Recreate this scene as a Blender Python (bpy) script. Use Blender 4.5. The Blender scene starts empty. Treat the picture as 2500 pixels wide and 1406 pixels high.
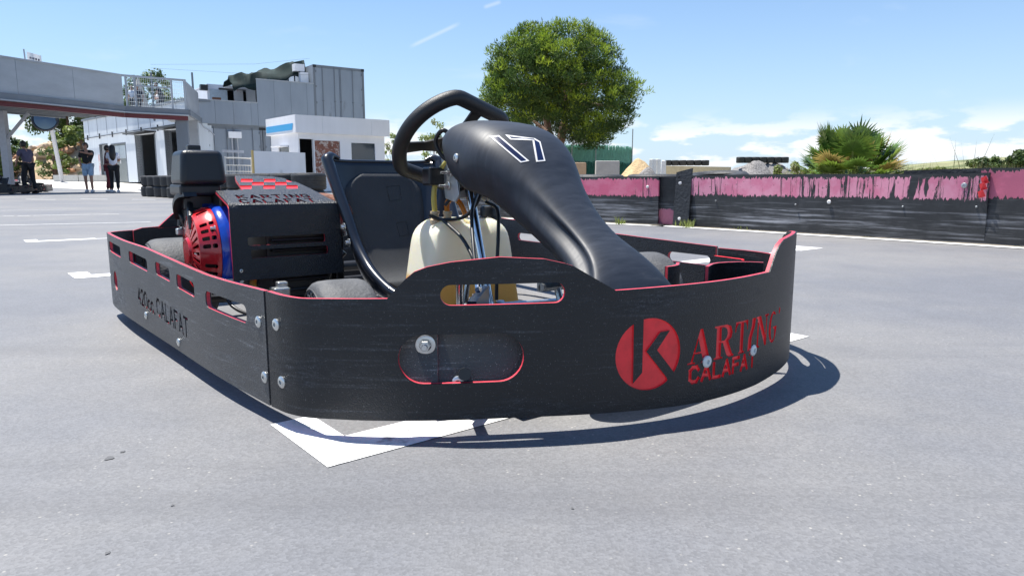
import bpy, bmesh, math, random
import numpy as np
from mathutils import Vector, Matrix, geometry, noise
R = math.radians
random.seed(7)
SC = bpy.context.scene
COL = SC.collection

# ------------------------------------------------------------------ camera, sky, sun, exposure
CAM_H, FPX, YHOR = 0.47, 1700.0, 440.0
PITCH = math.atan((703 - YHOR) / FPX)
cam_d = bpy.data.cameras.new('camera'); cam = bpy.data.objects.new('camera', cam_d); COL.objects.link(cam)
cam.location = (0, 0, CAM_H); cam.rotation_euler = (math.pi / 2 - PITCH, 0, 0)
cam_d.sensor_width = 36; cam_d.lens = FPX / 2500 * 36; cam_d.clip_start = 0.05; cam_d.clip_end = 9000
SC.camera = cam
SUN_D = Vector((0.31, -0.15, -1.0)).normalized()          # direction the light travels
world = bpy.data.worlds.new('World'); SC.world = world; world.use_nodes = True
sun_d = bpy.data.lights.new('sun', 'SUN'); sun = bpy.data.objects.new('sun', sun_d); COL.objects.link(sun)
sun_d.energy = 5.0; sun_d.angle = R(0.53); sun_d.color = (1.0, 0.965, 0.90)
sun.rotation_euler = SUN_D.to_track_quat('-Z', 'Y').to_euler(); sun.location = (-20, 10, 60)
SC.view_settings.view_transform = 'Standard'; SC.view_settings.look = 'None'
SC.view_settings.gamma = 1.0; SC.view_settings.use_curve_mapping = False
SC.view_settings.exposure = 0.90
SC.cycles.max_bounces = 8; SC.cycles.transparent_max_bounces = 12

def build_world():
    nt = world.node_tree; nt.nodes.clear(); N = nt.nodes.new; L = nt.links.new
    out = N('ShaderNodeOutputWorld'); bg = N('ShaderNodeBackground'); bg.inputs[1].default_value = 0.082
    sky = N('ShaderNodeTexSky'); sky.sky_type = 'NISHITA'; sky.sun_disc = False
    to_sun = -SUN_D
    sky.sun_elevation = math.asin(to_sun.z); sky.sun_rotation = math.atan2(to_sun.x, to_sun.y)
    sky.altitude = 20; sky.air_density = 1.0; sky.dust_density = 0.25; sky.ozone_density = 3.0
    tc = N('ShaderNodeTexCoord'); sep = N('ShaderNodeSeparateXYZ'); L(tc.outputs['Generated'], sep.inputs[0])
    # cumulus low over the sea, thin streaks higher up: noise on the direction of view, flattened towards the horizon
    mp = N('ShaderNodeMapping'); mp.inputs['Scale'].default_value = (1.0, 1.0, 3.4); mp.inputs['Location'].default_value = (0.35, 0.1, 0.0); L(tc.outputs['Generated'], mp.inputs[0])
    n1 = N('ShaderNodeTexNoise'); n1.inputs['Scale'].default_value = 10.0; n1.inputs['Detail'].default_value = 9; n1.inputs['Roughness'].default_value = 0.56
    L(mp.outputs[0], n1.inputs['Vector'])
    r1 = N('ShaderNodeMapRange'); r1.interpolation_type = 'SMOOTHSTEP'; L(n1.outputs['Fac'], r1.inputs['Value'])
    r1.inputs['From Min'].default_value = 0.47; r1.inputs['From Max'].default_value = 0.57
    lo = N('ShaderNodeMapRange'); lo.interpolation_type = 'SMOOTHSTEP'; L(sep.outputs[2], lo.inputs['Value'])
    lo.inputs['From Min'].default_value = 0.098; lo.inputs['From Max'].default_value = 0.05
    m1 = N('ShaderNodeMath'); m1.operation = 'MULTIPLY'; L(r1.outputs[0], m1.inputs[0]); L(lo.outputs[0], m1.inputs[1])
    mp2 = N('ShaderNodeMapping'); mp2.inputs['Rotation'].default_value = (0.2, 0.5, 0.5); mp2.inputs['Scale'].default_value = (1.2, 14.0, 14.0); L(tc.outputs['Generated'], mp2.inputs[0])
    n2 = N('ShaderNodeTexNoise'); n2.inputs['Scale'].default_value = 1.6; n2.inputs['Detail'].default_value = 5; L(mp2.outputs[0], n2.inputs['Vector'])
    r2 = N('ShaderNodeMapRange'); r2.interpolation_type = 'SMOOTHSTEP'; L(n2.outputs['Fac'], r2.inputs['Value'])
    r2.inputs['From Min'].default_value = 0.60; r2.inputs['From Max'].default_value = 0.80; r2.inputs['To Max'].default_value = 0.16
    # a short contrail: a thin great-circle streak
    def dirv(px, py):
        x = (px-1250)/FPX; y = -(py-703)/FPX; return Vector((x, math.cos(PITCH)+y*math.sin(PITCH), -math.sin(PITCH)+y*math.cos(PITCH))).normalized()
    def streak(a, b, wid, amt, prev):
        da, db = dirv(*a), dirv(*b); nrm = da.cross(db).normalized(); mid = (da+db).normalized()
        def dot(v): k = N('ShaderNodeVectorMath'); k.operation = 'DOT_PRODUCT'; L(tc.outputs['Generated'], k.inputs[0]); k.inputs[1].default_value = v; return k.outputs['Value']
        ab = N('ShaderNodeMath'); ab.operation = 'ABSOLUTE'; L(dot(nrm), ab.inputs[0]); w1 = N('ShaderNodeMapRange'); w1.interpolation_type = 'SMOOTHSTEP'; L(ab.outputs[0], w1.inputs[0]); w1.inputs[1].default_value = wid; w1.inputs[2].default_value = 0
        w2 = N('ShaderNodeMapRange'); w2.interpolation_type = 'SMOOTHSTEP'; L(dot(mid), w2.inputs[0]); c = da.dot(mid); w2.inputs[1].default_value = c; w2.inputs[2].default_value = 1-(1-c)*.3
        a1 = N('ShaderNodeMath'); a1.operation = 'MULTIPLY'; L(w1.outputs[0], a1.inputs[0]); L(w2.outputs[0], a1.inputs[1]); a2 = N('ShaderNodeMath'); a2.operation = 'MULTIPLY'; a2.inputs[1].default_value = amt; L(a1.outputs[0], a2.inputs[0])
        a3 = N('ShaderNodeMath'); a3.operation = 'MAXIMUM'; L(a2.outputs[0], a3.inputs[0]); L(prev, a3.inputs[1]); return a3.outputs[0]
    hi = streak((995,118),(1128,55),.0040,.30, r2.outputs[0]); hi = streak((1178,20),(1226,4),.004,.28, hi)
    mx = N('ShaderNodeMath'); mx.operation = 'MAXIMUM'; L(m1.outputs[0], mx.inputs[0]); L(hi, mx.inputs[1])
    mul = N('ShaderNodeMath'); mul.operation = 'MULTIPLY'; mul.inputs[1].default_value = 0.85; L(mx.outputs[0], mul.inputs[0])
    mix = N('ShaderNodeMix'); mix.data_type = 'RGBA'; L(mul.outputs[0], mix.inputs[0])
    tint = N('ShaderNodeMix'); tint.data_type = 'RGBA'; tint.blend_type = 'MULTIPLY'; tint.inputs[0].default_value = 1; L(sky.outputs[0], tint.inputs[6]); tint.inputs[7].default_value = (.82, 1.0, 1.15, 1)
    # pale haze thinning upwards
    ez = N('ShaderNodeMath'); ez.operation = 'MULTIPLY'; ez.inputs[1].default_value = -6.5; L(sep.outputs[2], ez.inputs[0]); ex = N('ShaderNodeMath'); ex.operation = 'EXPONENT'; L(ez.outputs[0], ex.inputs[0])
    cl = N('ShaderNodeMath'); cl.operation = 'MINIMUM'; cl.inputs[1].default_value = .97; L(ex.outputs[0], cl.inputs[0])
    hz = N('ShaderNodeMix'); hz.data_type = 'RGBA'; L(cl.outputs[0], hz.inputs[0]); L(tint.outputs[2], hz.inputs[6]); hz.inputs[7].default_value = (4.5, 5.5, 6.5, 1)
    L(hz.outputs[2], mix.inputs[6])
    mix.inputs[7].default_value = (7.3, 7.4, 7.6, 1)
    L(mix.outputs[2], bg.inputs[0]); L(bg.outputs[0], out.inputs[0])
build_world()

# ------------------------------------------------------------------ helpers
def at(px, py, Y):
    """a point of the photograph at Y metres in front of the camera -> world position"""
    x = (px - 1250) / FPX; y = -(py - 703) / FPX
    d = Vector((x, math.cos(PITCH) + y * math.sin(PITCH), -math.sin(PITCH) + y * math.cos(PITCH)))
    return Vector((0, 0, CAM_H)) + d * (Y / d.y)
def on_ground(px, py, z=0.0):
    x = (px - 1250) / FPX; y = -(py - 703) / FPX
    d = Vector((x, math.cos(PITCH) + y * math.sin(PITCH), -math.sin(PITCH) + y * math.cos(PITCH)))
    return Vector((0, 0, CAM_H)) + d * ((z - CAM_H) / d.z)

MATS = {}
def pm(name, col, rough=0.6, metal=0.0, var=0.0, vscale=8.0, bump=0.0, bscale=60.0, col2=None, c2=(0.55, 0.7), c2scale=6.0,
       stretch=(1, 1, 1), coat=0.0, spec=0.5, transl=0.0, sss=0.0, rvar=0.0, attr=None, speck=None):
    """procedural principled material: base colour with soft variation, a second colour through a noise mask, fine relief"""
    if name in MATS: return MATS[name]
    m = bpy.data.materials.new(name); MATS[name] = m; m.use_nodes = True
    nt = m.node_tree; N = nt.nodes.new; L = nt.links.new
    b = nt.nodes['Principled BSDF']
    b.inputs['Roughness'].default_value = rough; b.inputs['Metallic'].default_value = metal
    b.inputs['Coat Weight'].default_value = coat; b.inputs['Coat Roughness'].default_value = 0.08
    b.inputs['Specular IOR Level'].default_value = spec
    tc = N('ShaderNodeTexCoord')
    mp = N('ShaderNodeMapping'); mp.inputs['Scale'].default_value = stretch; L(tc.outputs['Object'], mp.inputs[0])
    rgb = N('ShaderNodeRGB'); rgb.outputs[0].default_value = (*col, 1); cur = rgb.outputs[0]
    if attr:
        a = N('ShaderNodeAttribute'); a.attribute_name = attr; cur = a.outputs['Color']
    if var > 0:
        n = N('ShaderNodeTexNoise'); n.inputs['Scale'].default_value = vscale; n.inputs['Detail'].default_value = 6; n.inputs['Roughness'].default_value = 0.62; L(mp.outputs[0], n.inputs['Vector'])
        r = N('ShaderNodeMapRange'); L(n.outputs['Fac'], r.inputs['Value']); r.inputs['From Min'].default_value = 0.3; r.inputs['From Max'].default_value = 0.7
        r.inputs['To Min'].default_value = 1 - var; r.inputs['To Max'].default_value = 1 + var
        x = N('ShaderNodeMix'); x.data_type = 'RGBA'; x.blend_type = 'MULTIPLY'; x.inputs[0].default_value = 1; L(cur, x.inputs[6]); L(r.outputs[0], x.inputs[7]); cur = x.outputs[2]
        if rvar > 0:
            rr = N('ShaderNodeMapRange'); L(n.outputs['Fac'], rr.inputs['Value']); rr.inputs['From Min'].default_value = 0.3; rr.inputs['From Max'].default_value = 0.7
            rr.inputs['To Min'].default_value = rough - rvar; rr.inputs['To Max'].default_value = rough + rvar; L(rr.outputs[0], b.inputs['Roughness'])
    if col2 is not None:
        n = N('ShaderNodeTexNoise'); n.inputs['Scale'].default_value = c2scale; n.inputs['Detail'].default_value = 8; n.inputs['Roughness'].default_value = 0.65; L(mp.outputs[0], n.inputs['Vector'])
        r = N('ShaderNodeMapRange'); r.interpolation_type = 'SMOOTHSTEP'; L(n.outputs['Fac'], r.inputs['Value']); r.inputs['From Min'].default_value = c2[0]; r.inputs['From Max'].default_value = c2[1]
        x = N('ShaderNodeMix'); x.data_type = 'RGBA'; L(r.outputs[0], x.inputs[0]); L(cur, x.inputs[6]); x.inputs[7].default_value = (*col2, 1); cur = x.outputs[2]
    if speck:
        v = N('ShaderNodeTexVoronoi'); v.inputs['Scale'].default_value = speck[0]; L(tc.outputs['Object'], v.inputs['Vector'])
        s = N('ShaderNodeSeparateColor'); L(v.outputs['Color'], s.inputs[0])
        r = N('ShaderNodeMapRange'); L(s.outputs[0], r.inputs['Value']); r.inputs['To Min'].default_value = speck[1]; r.inputs['To Max'].default_value = speck[2]
        x = N('ShaderNodeMix'); x.data_type = 'RGBA'; x.blend_type = 'MULTIPLY'; x.inputs[0].default_value = 1; L(cur, x.inputs[6]); L(r.outputs[0], x.inputs[7]); cur = x.outputs[2]
    L(cur, b.inputs['Base Color'])
    if bump > 0:
        n = N('ShaderNodeTexNoise'); n.inputs['Scale'].default_value = bscale; n.inputs['Detail'].default_value = 3; L(tc.outputs['Object'], n.inputs['Vector'])
        bp = N('ShaderNodeBump'); bp.inputs['Strength'].default_value = bump; bp.inputs['Distance'].default_value = 1.0 / bscale; L(n.outputs['Fac'], bp.inputs['Height']); L(bp.outputs[0], b.inputs['Normal'])
    if sss > 0:
        b.inputs['Subsurface Weight'].default_value = sss; b.inputs['Subsurface Radius'].default_value = (0.05, 0.035, 0.02); b.inputs['Subsurface Scale'].default_value = 0.6
    if transl > 0:
        t = N('ShaderNodeBsdfTranslucent'); L(cur, t.inputs[0]); ms = N('ShaderNodeMixShader'); ms.inputs[0].default_value = transl
        L(b.outputs[0], ms.inputs[1]); L(t.outputs[0], ms.inputs[2]); L(ms.outputs[0], nt.nodes['Material Output'].inputs[0])
    return m

class MB:
    """collects shapes into one mesh"""
    def __init__(s): s.v = []; s.f = []; s.m = []
    def add(s, v, f, mi=0):
        o = len(s.v); s.v += [tuple(p) for p in v]; s.f += [tuple(i + o for i in q) for q in f]
        s.m += (list(mi) if isinstance(mi, (list, tuple)) else [mi] * len(f)); return s
    def box(s, a, b, mi=0, M=None):
        x0, y0, z0 = a; x1, y1, z1 = b
        v = [Vector(p) for p in [(x0,y0,z0),(x1,y0,z0),(x1,y1,z0),(x0,y1,z0),(x0,y0,z1),(x1,y0,z1),(x1,y1,z1),(x0,y1,z1)]]
        if M is not None: v = [M @ p for p in v]
        return s.add(v, [(0,3,2,1),(4,5,6,7),(0,1,5,4),(1,2,6,5),(2,3,7,6),(3,0,4,7)], mi)
    def quad_prism(s, pts, n, mi=0):
        """polygon pts (list of Vector) pushed along n"""
        k = len(pts); n = Vector(n); v = [Vector(p) for p in pts] + [Vector(p) + n for p in pts]
        f = [tuple(range(k - 1, -1, -1)), tuple(range(k, 2 * k))] + [(i, (i + 1) % k, (i + 1) % k + k, i + k) for i in range(k)]
        return s.add(v, f, mi)
    def tube(s, pts, r, n=10, mi=0, caps=True, closed=False):
        pts = [Vector(p) for p in pts]; k = len(pts); rr = r if isinstance(r, (list, tuple)) else [r] * k
        T = []
        for i in range(k):
            a = pts[(i - 1) % k] if (closed or i > 0) else pts[i]; b = pts[(i + 1) % k] if (closed or i < k - 1) else pts[i]
            T.append((b - a).normalized())
        ref = Vector((0, 0, 1)) if abs(T[0].z) < 0.9 else Vector((1, 0, 0))
        u = T[0].cross(ref).normalized(); V = []
        for i in range(k):
            u = (u - T[i] * u.dot(T[i])).normalized(); w = T[i].cross(u)
            for j in range(n):
                a = 2 * math.pi * j / n; V.append(pts[i] + (u * math.cos(a) + w * math.sin(a)) * rr[i])
        F = []
        for i in range(k if closed else k - 1):
            i2 = (i + 1) % k
            for j in range(n): F.append((i * n + j, i * n + (j + 1) % n, i2 * n + (j + 1) % n, i2 * n + j))
        if caps and not closed: F += [tuple(range(n - 1, -1, -1)), tuple(range((k - 1) * n, k * n))]
        return s.add(V, F, mi)
    def lathe(s, prof, n=24, M=None, mi=0):
        """profile (r, h) turned about local z"""
        V = []; F = []; k = len(prof)
        for i in range(n):
            a = 2 * math.pi * i / n
            for r, h in prof: V.append(Vector((r * math.cos(a), r * math.sin(a), h)))
        for i in range(n):
            i2 = (i + 1) % n
            for j in range(k - 1): F.append((i * k + j, i2 * k + j, i2 * k + j + 1, i * k + j + 1))
        if M is not None: V = [M @ p for p in V]
        return s.add(V, F, mi)
    def build(s, name, mats, parent=None, smooth=None, bevel=0.0, loc=None, rot=None):
        me = bpy.data.meshes.new(name); me.from_pydata(s.v, [], s.f)
        for m in (mats if isinstance(mats, (list, tuple)) else [mats]): me.materials.append(m)
        if any(s.m): me.polygons.foreach_set('material_index', s.m)
        me.update()
        bm = bmesh.new(); bm.from_mesh(me); bmesh.ops.recalc_face_normals(bm, faces=bm.faces); bm.to_mesh(me); bm.free()
        if smooth is not None:
            me.polygons.foreach_set('use_smooth', [True] * len(me.polygons)); me.set_sharp_from_angle(angle=R(smooth))
        return link(name, me, parent, bevel, loc, rot)
def link(name, me, parent=None, bevel=0.0, loc=None, rot=None):
    o = bpy.data.objects.new(name, me); COL.objects.link(o)
    if parent is not None: o.parent = parent
    if loc is not None: o.location = loc
    if rot is not None: o.rotation_euler = rot
    if bevel > 0:
        b = o.modifiers.new('bevel', 'BEVEL'); b.width = bevel; b.segments = 2; b.limit_method = 'ANGLE'
    return o
def empty(name, loc=(0, 0, 0), rz=0.0):
    o = bpy.data.objects.new(name, None); COL.objects.link(o); o.location = loc; o.rotation_euler = (0, 0, rz); o.empty_display_size = 0.2; return o
def tag(o, label=None, cat=None, group=None, kind=None):
    if label: o['label'] = label
    if cat: o['category'] = cat
    if group: o['group'] = group
    if kind: o['kind'] = kind
    return o
def copy_tree(o, parent=None, skip=()):
    c = o.copy(); COL.objects.link(c); c.parent = parent
    for ch in list(o.children):
        if ch.name.split('.')[0] not in skip: copy_tree(ch, c, skip)
    return c
def axis_matrix(p, n):
    return Matrix.Translation(Vector(p)) @ Vector(n).to_track_quat('Z', 'Y').to_matrix().to_4x4()

# ---- flat sheets with openings, bent afterwards
def inside(loop, P):
    x, y = P[:, 0], P[:, 1]; c = np.zeros(len(P), bool); a = np.asarray(loop); b = np.roll(a, -1, 0)
    for (x0, y0), (x1, y1) in zip(a, b):
        if y0 == y1: continue
        k = (y0 > y) != (y1 > y); c ^= k & (x < (x1 - x0) * (y - y0) / (y1 - y0) + x0)
    return c
def densify(loop, step):
    out = []
    for i, p in enumerate(loop):
        q = loop[(i + 1) % len(loop)]; n = max(1, int(math.ceil(math.hypot(q[0] - p[0], q[1] - p[1]) / step)))
        out += [(p[0] + (q[0] - p[0]) * k / n, p[1] + (q[1] - p[1]) * k / n) for k in range(n)]
    return out
def sheet(outer, holes, t, step, grid=True, layers=False):
    """outer loop, holes = list of compounds (each a list of loops, even-odd); -> verts (u,v,w), faces, material index (0 skin, 1 cut edge)"""
    loops = [densify(outer, step)] + [densify(l, step) for h in holes for l in h]
    pts = []; edges = []
    for l in loops:
        o = len(pts); pts += [Vector(p) for p in l]; edges += [(o + i, o + (i + 1) % len(l)) for i in range(len(l))]
    if grid:
        oa = np.array(outer); x0, y0 = oa.min(0); x1, y1 = oa.max(0)
        nx = int((x1 - x0) / step); ny = max(1, int((y1 - y0) / step))
        for i in range(1, nx):
            for j in range(1, ny): pts.append(Vector((x0 + (x1 - x0) * i / nx + 1e-4 * (j % 2), y0 + (y1 - y0) * j / ny)))
    vs, _, fs, *_r = geometry.delaunay_2d_cdt(pts, edges, [], 0, 1e-6)
    V = np.array([(p.x, p.y) for p in vs]); T = np.array([f for f in fs if len(f) == 3])
    c = V[T].mean(1); ok = inside(outer, c)
    for h in holes:
        e = np.zeros(len(c), bool)
        for l in h: e ^= inside(l, c)
        ok &= ~e
    a = V[T]; ar = (a[:,1,0]-a[:,0,0])*(a[:,2,1]-a[:,0,1])-(a[:,2,0]-a[:,0,0])*(a[:,1,1]-a[:,0,1])
    ok &= np.abs(ar) > 1e-10
    T = T[ok]; ar = ar[ok]; T[ar < 0] = T[ar < 0][:, ::-1]
    used = np.unique(T); remap = -np.ones(len(V), int); remap[used] = np.arange(len(used)); V = V[used]; T = remap[T]; n = len(V)
    verts = [(p[0], p[1], 0.0) for p in V] + [(p[0], p[1], -t) for p in V]
    faces = [tuple(f) for f in T] + [tuple(f[::-1] + n) for f in T]; mi = [0] * len(faces)
    ec = {}; extra = {}
    for f in T:
        for k in range(3): ec[(f[k], f[(k + 1) % 3])] = 1
    for (i, j) in ec:
        if (j, i) in ec: continue
        if not layers: faces.append((i, i + n, j + n, j)); mi.append(1); continue
        q = []      # sandwich board: black skins either side of the core
        for k in (i, j):
            if k not in extra: extra[k] = len(verts); verts += [(V[k][0], V[k][1], -.2*t), (V[k][0], V[k][1], -.8*t)]
            q.append(extra[k])
        a, b = q; faces += [(i, a, b, j), (a, a+1, b+1, b), (a+1, i+n, j+n, b+1)]; mi += [0, 1, 0]
    return verts, faces, mi
def sheet_obj(name, outer, holes, t, step, fmap, mats, parent, w0=0.0, smooth=35, grid=True, layers=False, red_if=None):
    v, f, mi = sheet(outer, holes, t, step, grid, layers)
    if red_if:
        for k, q in enumerate(f):
            if mi[k] == 1 and not red_if(sum(v[i][0] for i in q)/len(q), sum(v[i][1] for i in q)/len(q)): mi[k] = 0
    me = bpy.data.meshes.new(name); me.from_pydata([fmap(a, b, c + w0) for a, b, c in v], [], f)
    for m in mats: me.materials.append(m)
    me.polygons.foreach_set('material_index', mi); me.update()
    if smooth is not None:
        me.polygons.foreach_set('use_smooth', [True] * len(me.polygons)); me.set_sharp_from_angle(angle=R(smooth))
    return link(name, me, parent)
def ell(cx, cy, rx, ry, n=32, a0=0.0, a1=360.0):
    return [(cx + rx * math.cos(R(a0 + (a1 - a0) * i / n)), cy + ry * math.sin(R(a0 + (a1 - a0) * i / n))) for i in range(n if abs(a1 - a0) >= 360 else n + 1)]
def stadium(x0, x1, y0, y1, r=None, n=8, shear=0.0):
    r = r if r else (y1 - y0) / 2; p = []
    for cx, cy, a in [(x1 - r, y1 - r, 0), (x0 + r, y1 - r, 90), (x0 + r, y0 + r, 180), (x1 - r, y0 + r, 270)]:
        for k in range(n + 1):
            an = R(a + 90 * k / n); p.append((cx + r * math.cos(an), cy + r * math.sin(an)))
    return [(x, y + shear * (x - x0)) for x, y in p]
STROKES = {
 'K': ([[(0,0),(0,1)],[(.65,1),(0,.42)],[(.2,.6),(.7,0)]], .7), 'A': ([[(0,0),(.35,1)],[(.35,1),(.7,0)],[(.13,.3),(.57,.3)]], .7),
 'R': ([[(0,0),(0,1),(.45,1),(.62,.88),(.62,.65),(.45,.5),(0,.5)],[(.35,.5),(.65,0)]], .65), 'T': ([[(0,1),(.7,1)],[(.35,1),(.35,0)]], .7),
 'I': ([[(.08,0),(.08,1)]], .16), 'N': ([[(0,0),(0,1)],[(0,1),(.65,0)],[(.65,0),(.65,1)]], .65),
 'G': ([[(.65,.8),(.5,1),(.2,1),(0,.8),(0,.2),(.2,0),(.5,0),(.65,.2),(.65,.45),(.4,.45)]], .65),
 'C': ([[(.65,.8),(.5,1),(.2,1),(0,.8),(0,.2),(.2,0),(.5,0),(.65,.2)]], .65), 'L': ([[(0,1),(0,0),(.55,0)]], .55),
 'F': ([[(0,0),(0,1),(.6,1)],[(0,.52),(.5,.52)]], .58), '4': ([[(.5,0),(.5,1),(0,.3),(.65,.3)]], .65),
 '2': ([[(0,.8),(.15,1),(.5,1),(.65,.8),(.6,.55),(0,0),(.65,0)]], .65), '0': ([[(.2,0),(0,.2),(0,.8),(.2,1),(.45,1),(.65,.8),(.65,.2),(.45,0),(.2,0)]], .65),
 'c': ([[(.5,.5),(.4,.62),(.15,.62),(0,.48),(0,.14),(.15,0),(.4,0),(.5,.12)]], .5), '.': ([[(0,0),(.05,0)]], .1), ' ': ([], .3),
 'D': ([[(0,0),(0,1),(.4,1),(.65,.75),(.65,.25),(.4,0),(0,0)]], .65), 'O': ([[(.2,0),(0,.2),(0,.8),(.2,1),(.45,1),(.65,.8),(.65,.2),(.45,0),(.2,0)]], .65)}
def text_polys(s, u0, v0, u1, h, sw, gap=.28, fm=None):
    """strokes of a word fitted between u0 and u1 -> list of quads (one compound each)"""
    wtot = sum(STROKES[c][1] for c in s) + gap * (len(s) - 1); kx = (u1 - u0) / wtot; x = 0; out = []
    for ch in s:
        st, w = STROKES[ch]
        for pl in st:
            for (a, b) in zip(pl[:-1], pl[1:]):
                A = Vector((u0 + (x + a[0]) * kx, v0 + a[1] * h)); B = Vector((u0 + (x + b[0]) * kx, v0 + b[1] * h))
                d = (B - A).normalized(); n = Vector((-d.y, d.x)) * sw / 2; e = d * sw * .45
                q = [A - e - n, B + e - n, B + e + n, A - e + n]; out.append([[tuple(fm(p)) if fm else (p.x, p.y) for p in q]])
        x += w + gap
    return out
def catmull(pts, n=16):
    pts = [Vector(p) for p in pts]; P = [2 * pts[0] - pts[1]] + pts + [2 * pts[-1] - pts[-2]]; out = []
    for i in range(1, len(P) - 2):
        p0, p1, p2, p3 = P[i - 1:i + 3]
        for k in range(n):
            t = k / n; out.append(0.5 * ((2 * p1) + (p2 - p0) * t + (2 * p0 - 5 * p1 + 4 * p2 - p3) * t * t + (3 * p1 - p0 - 3 * p2 + p3) * t ** 3))
    return out + [pts[-1]]
class Ring:
    """a bent strip standing on a plan curve: (u along, v up, w outwards) -> kart coordinates"""
    def __init__(s, pts, lean=0.0):
        s.p = catmull([(x, y) for x, y in pts], 24); s.s = [0.0]; s.lean = lean
        for a, b in zip(s.p[:-1], s.p[1:]): s.s.append(s.s[-1] + (b - a).length)
        s.n = len(s.p); s.len = s.s[-1]; s.t = []
        for i in range(s.n): s.t.append((s.p[min(i + 2, s.n - 1)] - s.p[max(i - 2, 0)]).normalized())
    def __call__(s, u, v, w=0.0):
        i = int(np.searchsorted(s.s, u)) - 1; i = max(0, min(s.n - 2, i)); k = (u - s.s[i]) / (s.s[i + 1] - s.s[i])
        p = s.p[i].lerp(s.p[i + 1], k); t = s.t[i].lerp(s.t[i + 1], k).normalized(); n = Vector((t.y, -t.x))
        return (p.x + n.x * w, p.y + n.y * w, v)
    def normal(s, u):
        a = Vector(s(u, 0, 0)); b = Vector(s(u, 0, 1)); return (b - a)

# ------------------------------------------------------------------ materials
def board_material(name, base, scuff, amt, dust):
    """grained board: rubbed patches made of many short scratches, dust specks, fine relief"""
    m = bpy.data.materials.new(name); MATS[name] = m; m.use_nodes = True; nt = m.node_tree; N = nt.nodes.new; L = nt.links.new; b = nt.nodes['Principled BSDF']
    tc = N('ShaderNodeTexCoord')
    def nz(sc, scale, det=4, rough=.6):
        mp = N('ShaderNodeMapping'); mp.inputs['Scale'].default_value = sc; L(tc.outputs['Object'], mp.inputs[0]); n = N('ShaderNodeTexNoise'); n.inputs['Scale'].default_value = scale; n.inputs['Detail'].default_value = det; n.inputs['Roughness'].default_value = rough; L(mp.outputs[0], n.inputs['Vector']); return n.outputs['Fac']
    def rng(v, a, b_, c=0, d=1):
        r = N('ShaderNodeMapRange'); r.interpolation_type = 'SMOOTHSTEP'; L(v, r.inputs[0]); r.inputs[1].default_value = a; r.inputs[2].default_value = b_; r.inputs[3].default_value = c; r.inputs[4].default_value = d; return r.outputs[0]
    def op(o, a, c):
        k = N('ShaderNodeMath'); k.operation = o
        for i_, v in enumerate((a, c)):
            if isinstance(v, (int, float)): k.inputs[i_].default_value = v
            else: L(v, k.inputs[i_])
        return k.outputs[0]
    def mix(f, a, c):
        x = N('ShaderNodeMix'); x.data_type = 'RGBA'; L(f, x.inputs[0])
        for i_, v in ((6, a), (7, c)):
            if isinstance(v, tuple): x.inputs[i_].default_value = (*v, 1)
            else: L(v, x.inputs[i_])
        return x.outputs[2]
    patch = rng(nz((1.2,1.2,6),1.9,6,.65), .50, .70); fine = rng(nz((9,9,60),3.0,6,.78), .42, .66); wide = rng(nz((2.2,2.2,55),2.0,6,.7), .56, .70)
    grain = rng(nz((1,1,1),260,2), .45, .62); rub = op('MULTIPLY', op('MAXIMUM', op('MULTIPLY', patch, fine), op('MULTIPLY', wide, .8)), op('ADD', op('MULTIPLY', grain, .7), .3))
    col = mix(op('MULTIPLY', rub, amt), base, scuff); sp = rng(nz((1,1,1),340,1,.5), .69, .74); col = mix(op('MULTIPLY', sp, dust), col, (.30,.30,.30)); haze = rng(nz((1,1,1),3.5,5), .4, .7); col = mix(op('MULTIPLY', haze, dust*.18), col, (.16,.155,.15))
    L(col, b.inputs['Base Color']); L(rng(patch, 0, 1, .40, .56), b.inputs['Roughness']); bp = N('ShaderNodeBump'); bp.inputs['Strength'].default_value = .5; bp.inputs['Distance'].default_value = .003; L(nz((1,1,1),300,3), bp.inputs['Height']); L(bp.outputs[0], b.inputs['Normal'])
    return m
BLK = board_material('black_grained_board', (.005,.006,.0085), (.15,.16,.18), .5, .25); SCUF = board_material('scuffed_black_board', (.030,.033,.038), (.30,.315,.34), .9, .6)
EDGE = pm('red_cut_edge', (.56,.045,.07), .5, var=.2, vscale=30)
COVB = pm('cover_black_plastic', (.014, .016, .021), .40, bump=.65, bscale=230, var=.2, vscale=60)
RED = pm('red_plastic_core', (.86, .030, .040), .38, var=.18, vscale=25)
REDE = pm('red_engine_paint', (.50, .012, .018), .25, var=.12, vscale=30, coat=.5)
BLUE = pm('blue_engine_paint', (.006, .055, .42), .20, var=.25, vscale=14, coat=.6, bump=.05, bscale=40)
BLKM = pm('black_metal', (.012, .012, .013), .4, var=.3, vscale=20)
BLKP = pm('black_smooth_plastic', (.010, .011, .014), .34, bump=.35, bscale=600, var=.15)
SEATM = pm('seat_plastic', (.008, .010, .016), .28, var=.25, vscale=10, coat=.25)
PADM = pm('seat_pad_foam', (.034, .037, .042), .62, bump=.4, bscale=420, var=.2)
NOSEM = pm('nose_fairing_plastic', (.016, .020, .029), .53, var=.35, vscale=7, rvar=.04, coat=.0, col2=(.05, .055, .065), c2=(.60, .80), c2scale=5, stretch=(14, 2, 2))
CHR = pm('chrome', (.62, .63, .65), .16, 1.0, var=.1)
ZINC = pm('zinc_plated_steel', (.58, .60, .60), .33, .9, var=.15, vscale=60)
ALU = pm('dull_aluminium', (.42, .43, .44), .45, .8, var=.2)
RUB = pm('kart_tyre_rubber', (.075, .076, .079), .72, var=.25, vscale=12, bump=.3, bscale=120, col2=(.15, .145, .135), c2=(.5, .8), c2scale=9)
RUBS = pm('tyre_sidewall_rubber', (.028, .028, .03), .6, var=.3, vscale=30, col2=(.16, .155, .14), c2=(.6, .8), c2scale=40)
RIMM = pm('wheel_rim_metal', (.30, .30, .31), .4, .8, var=.3)
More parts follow.
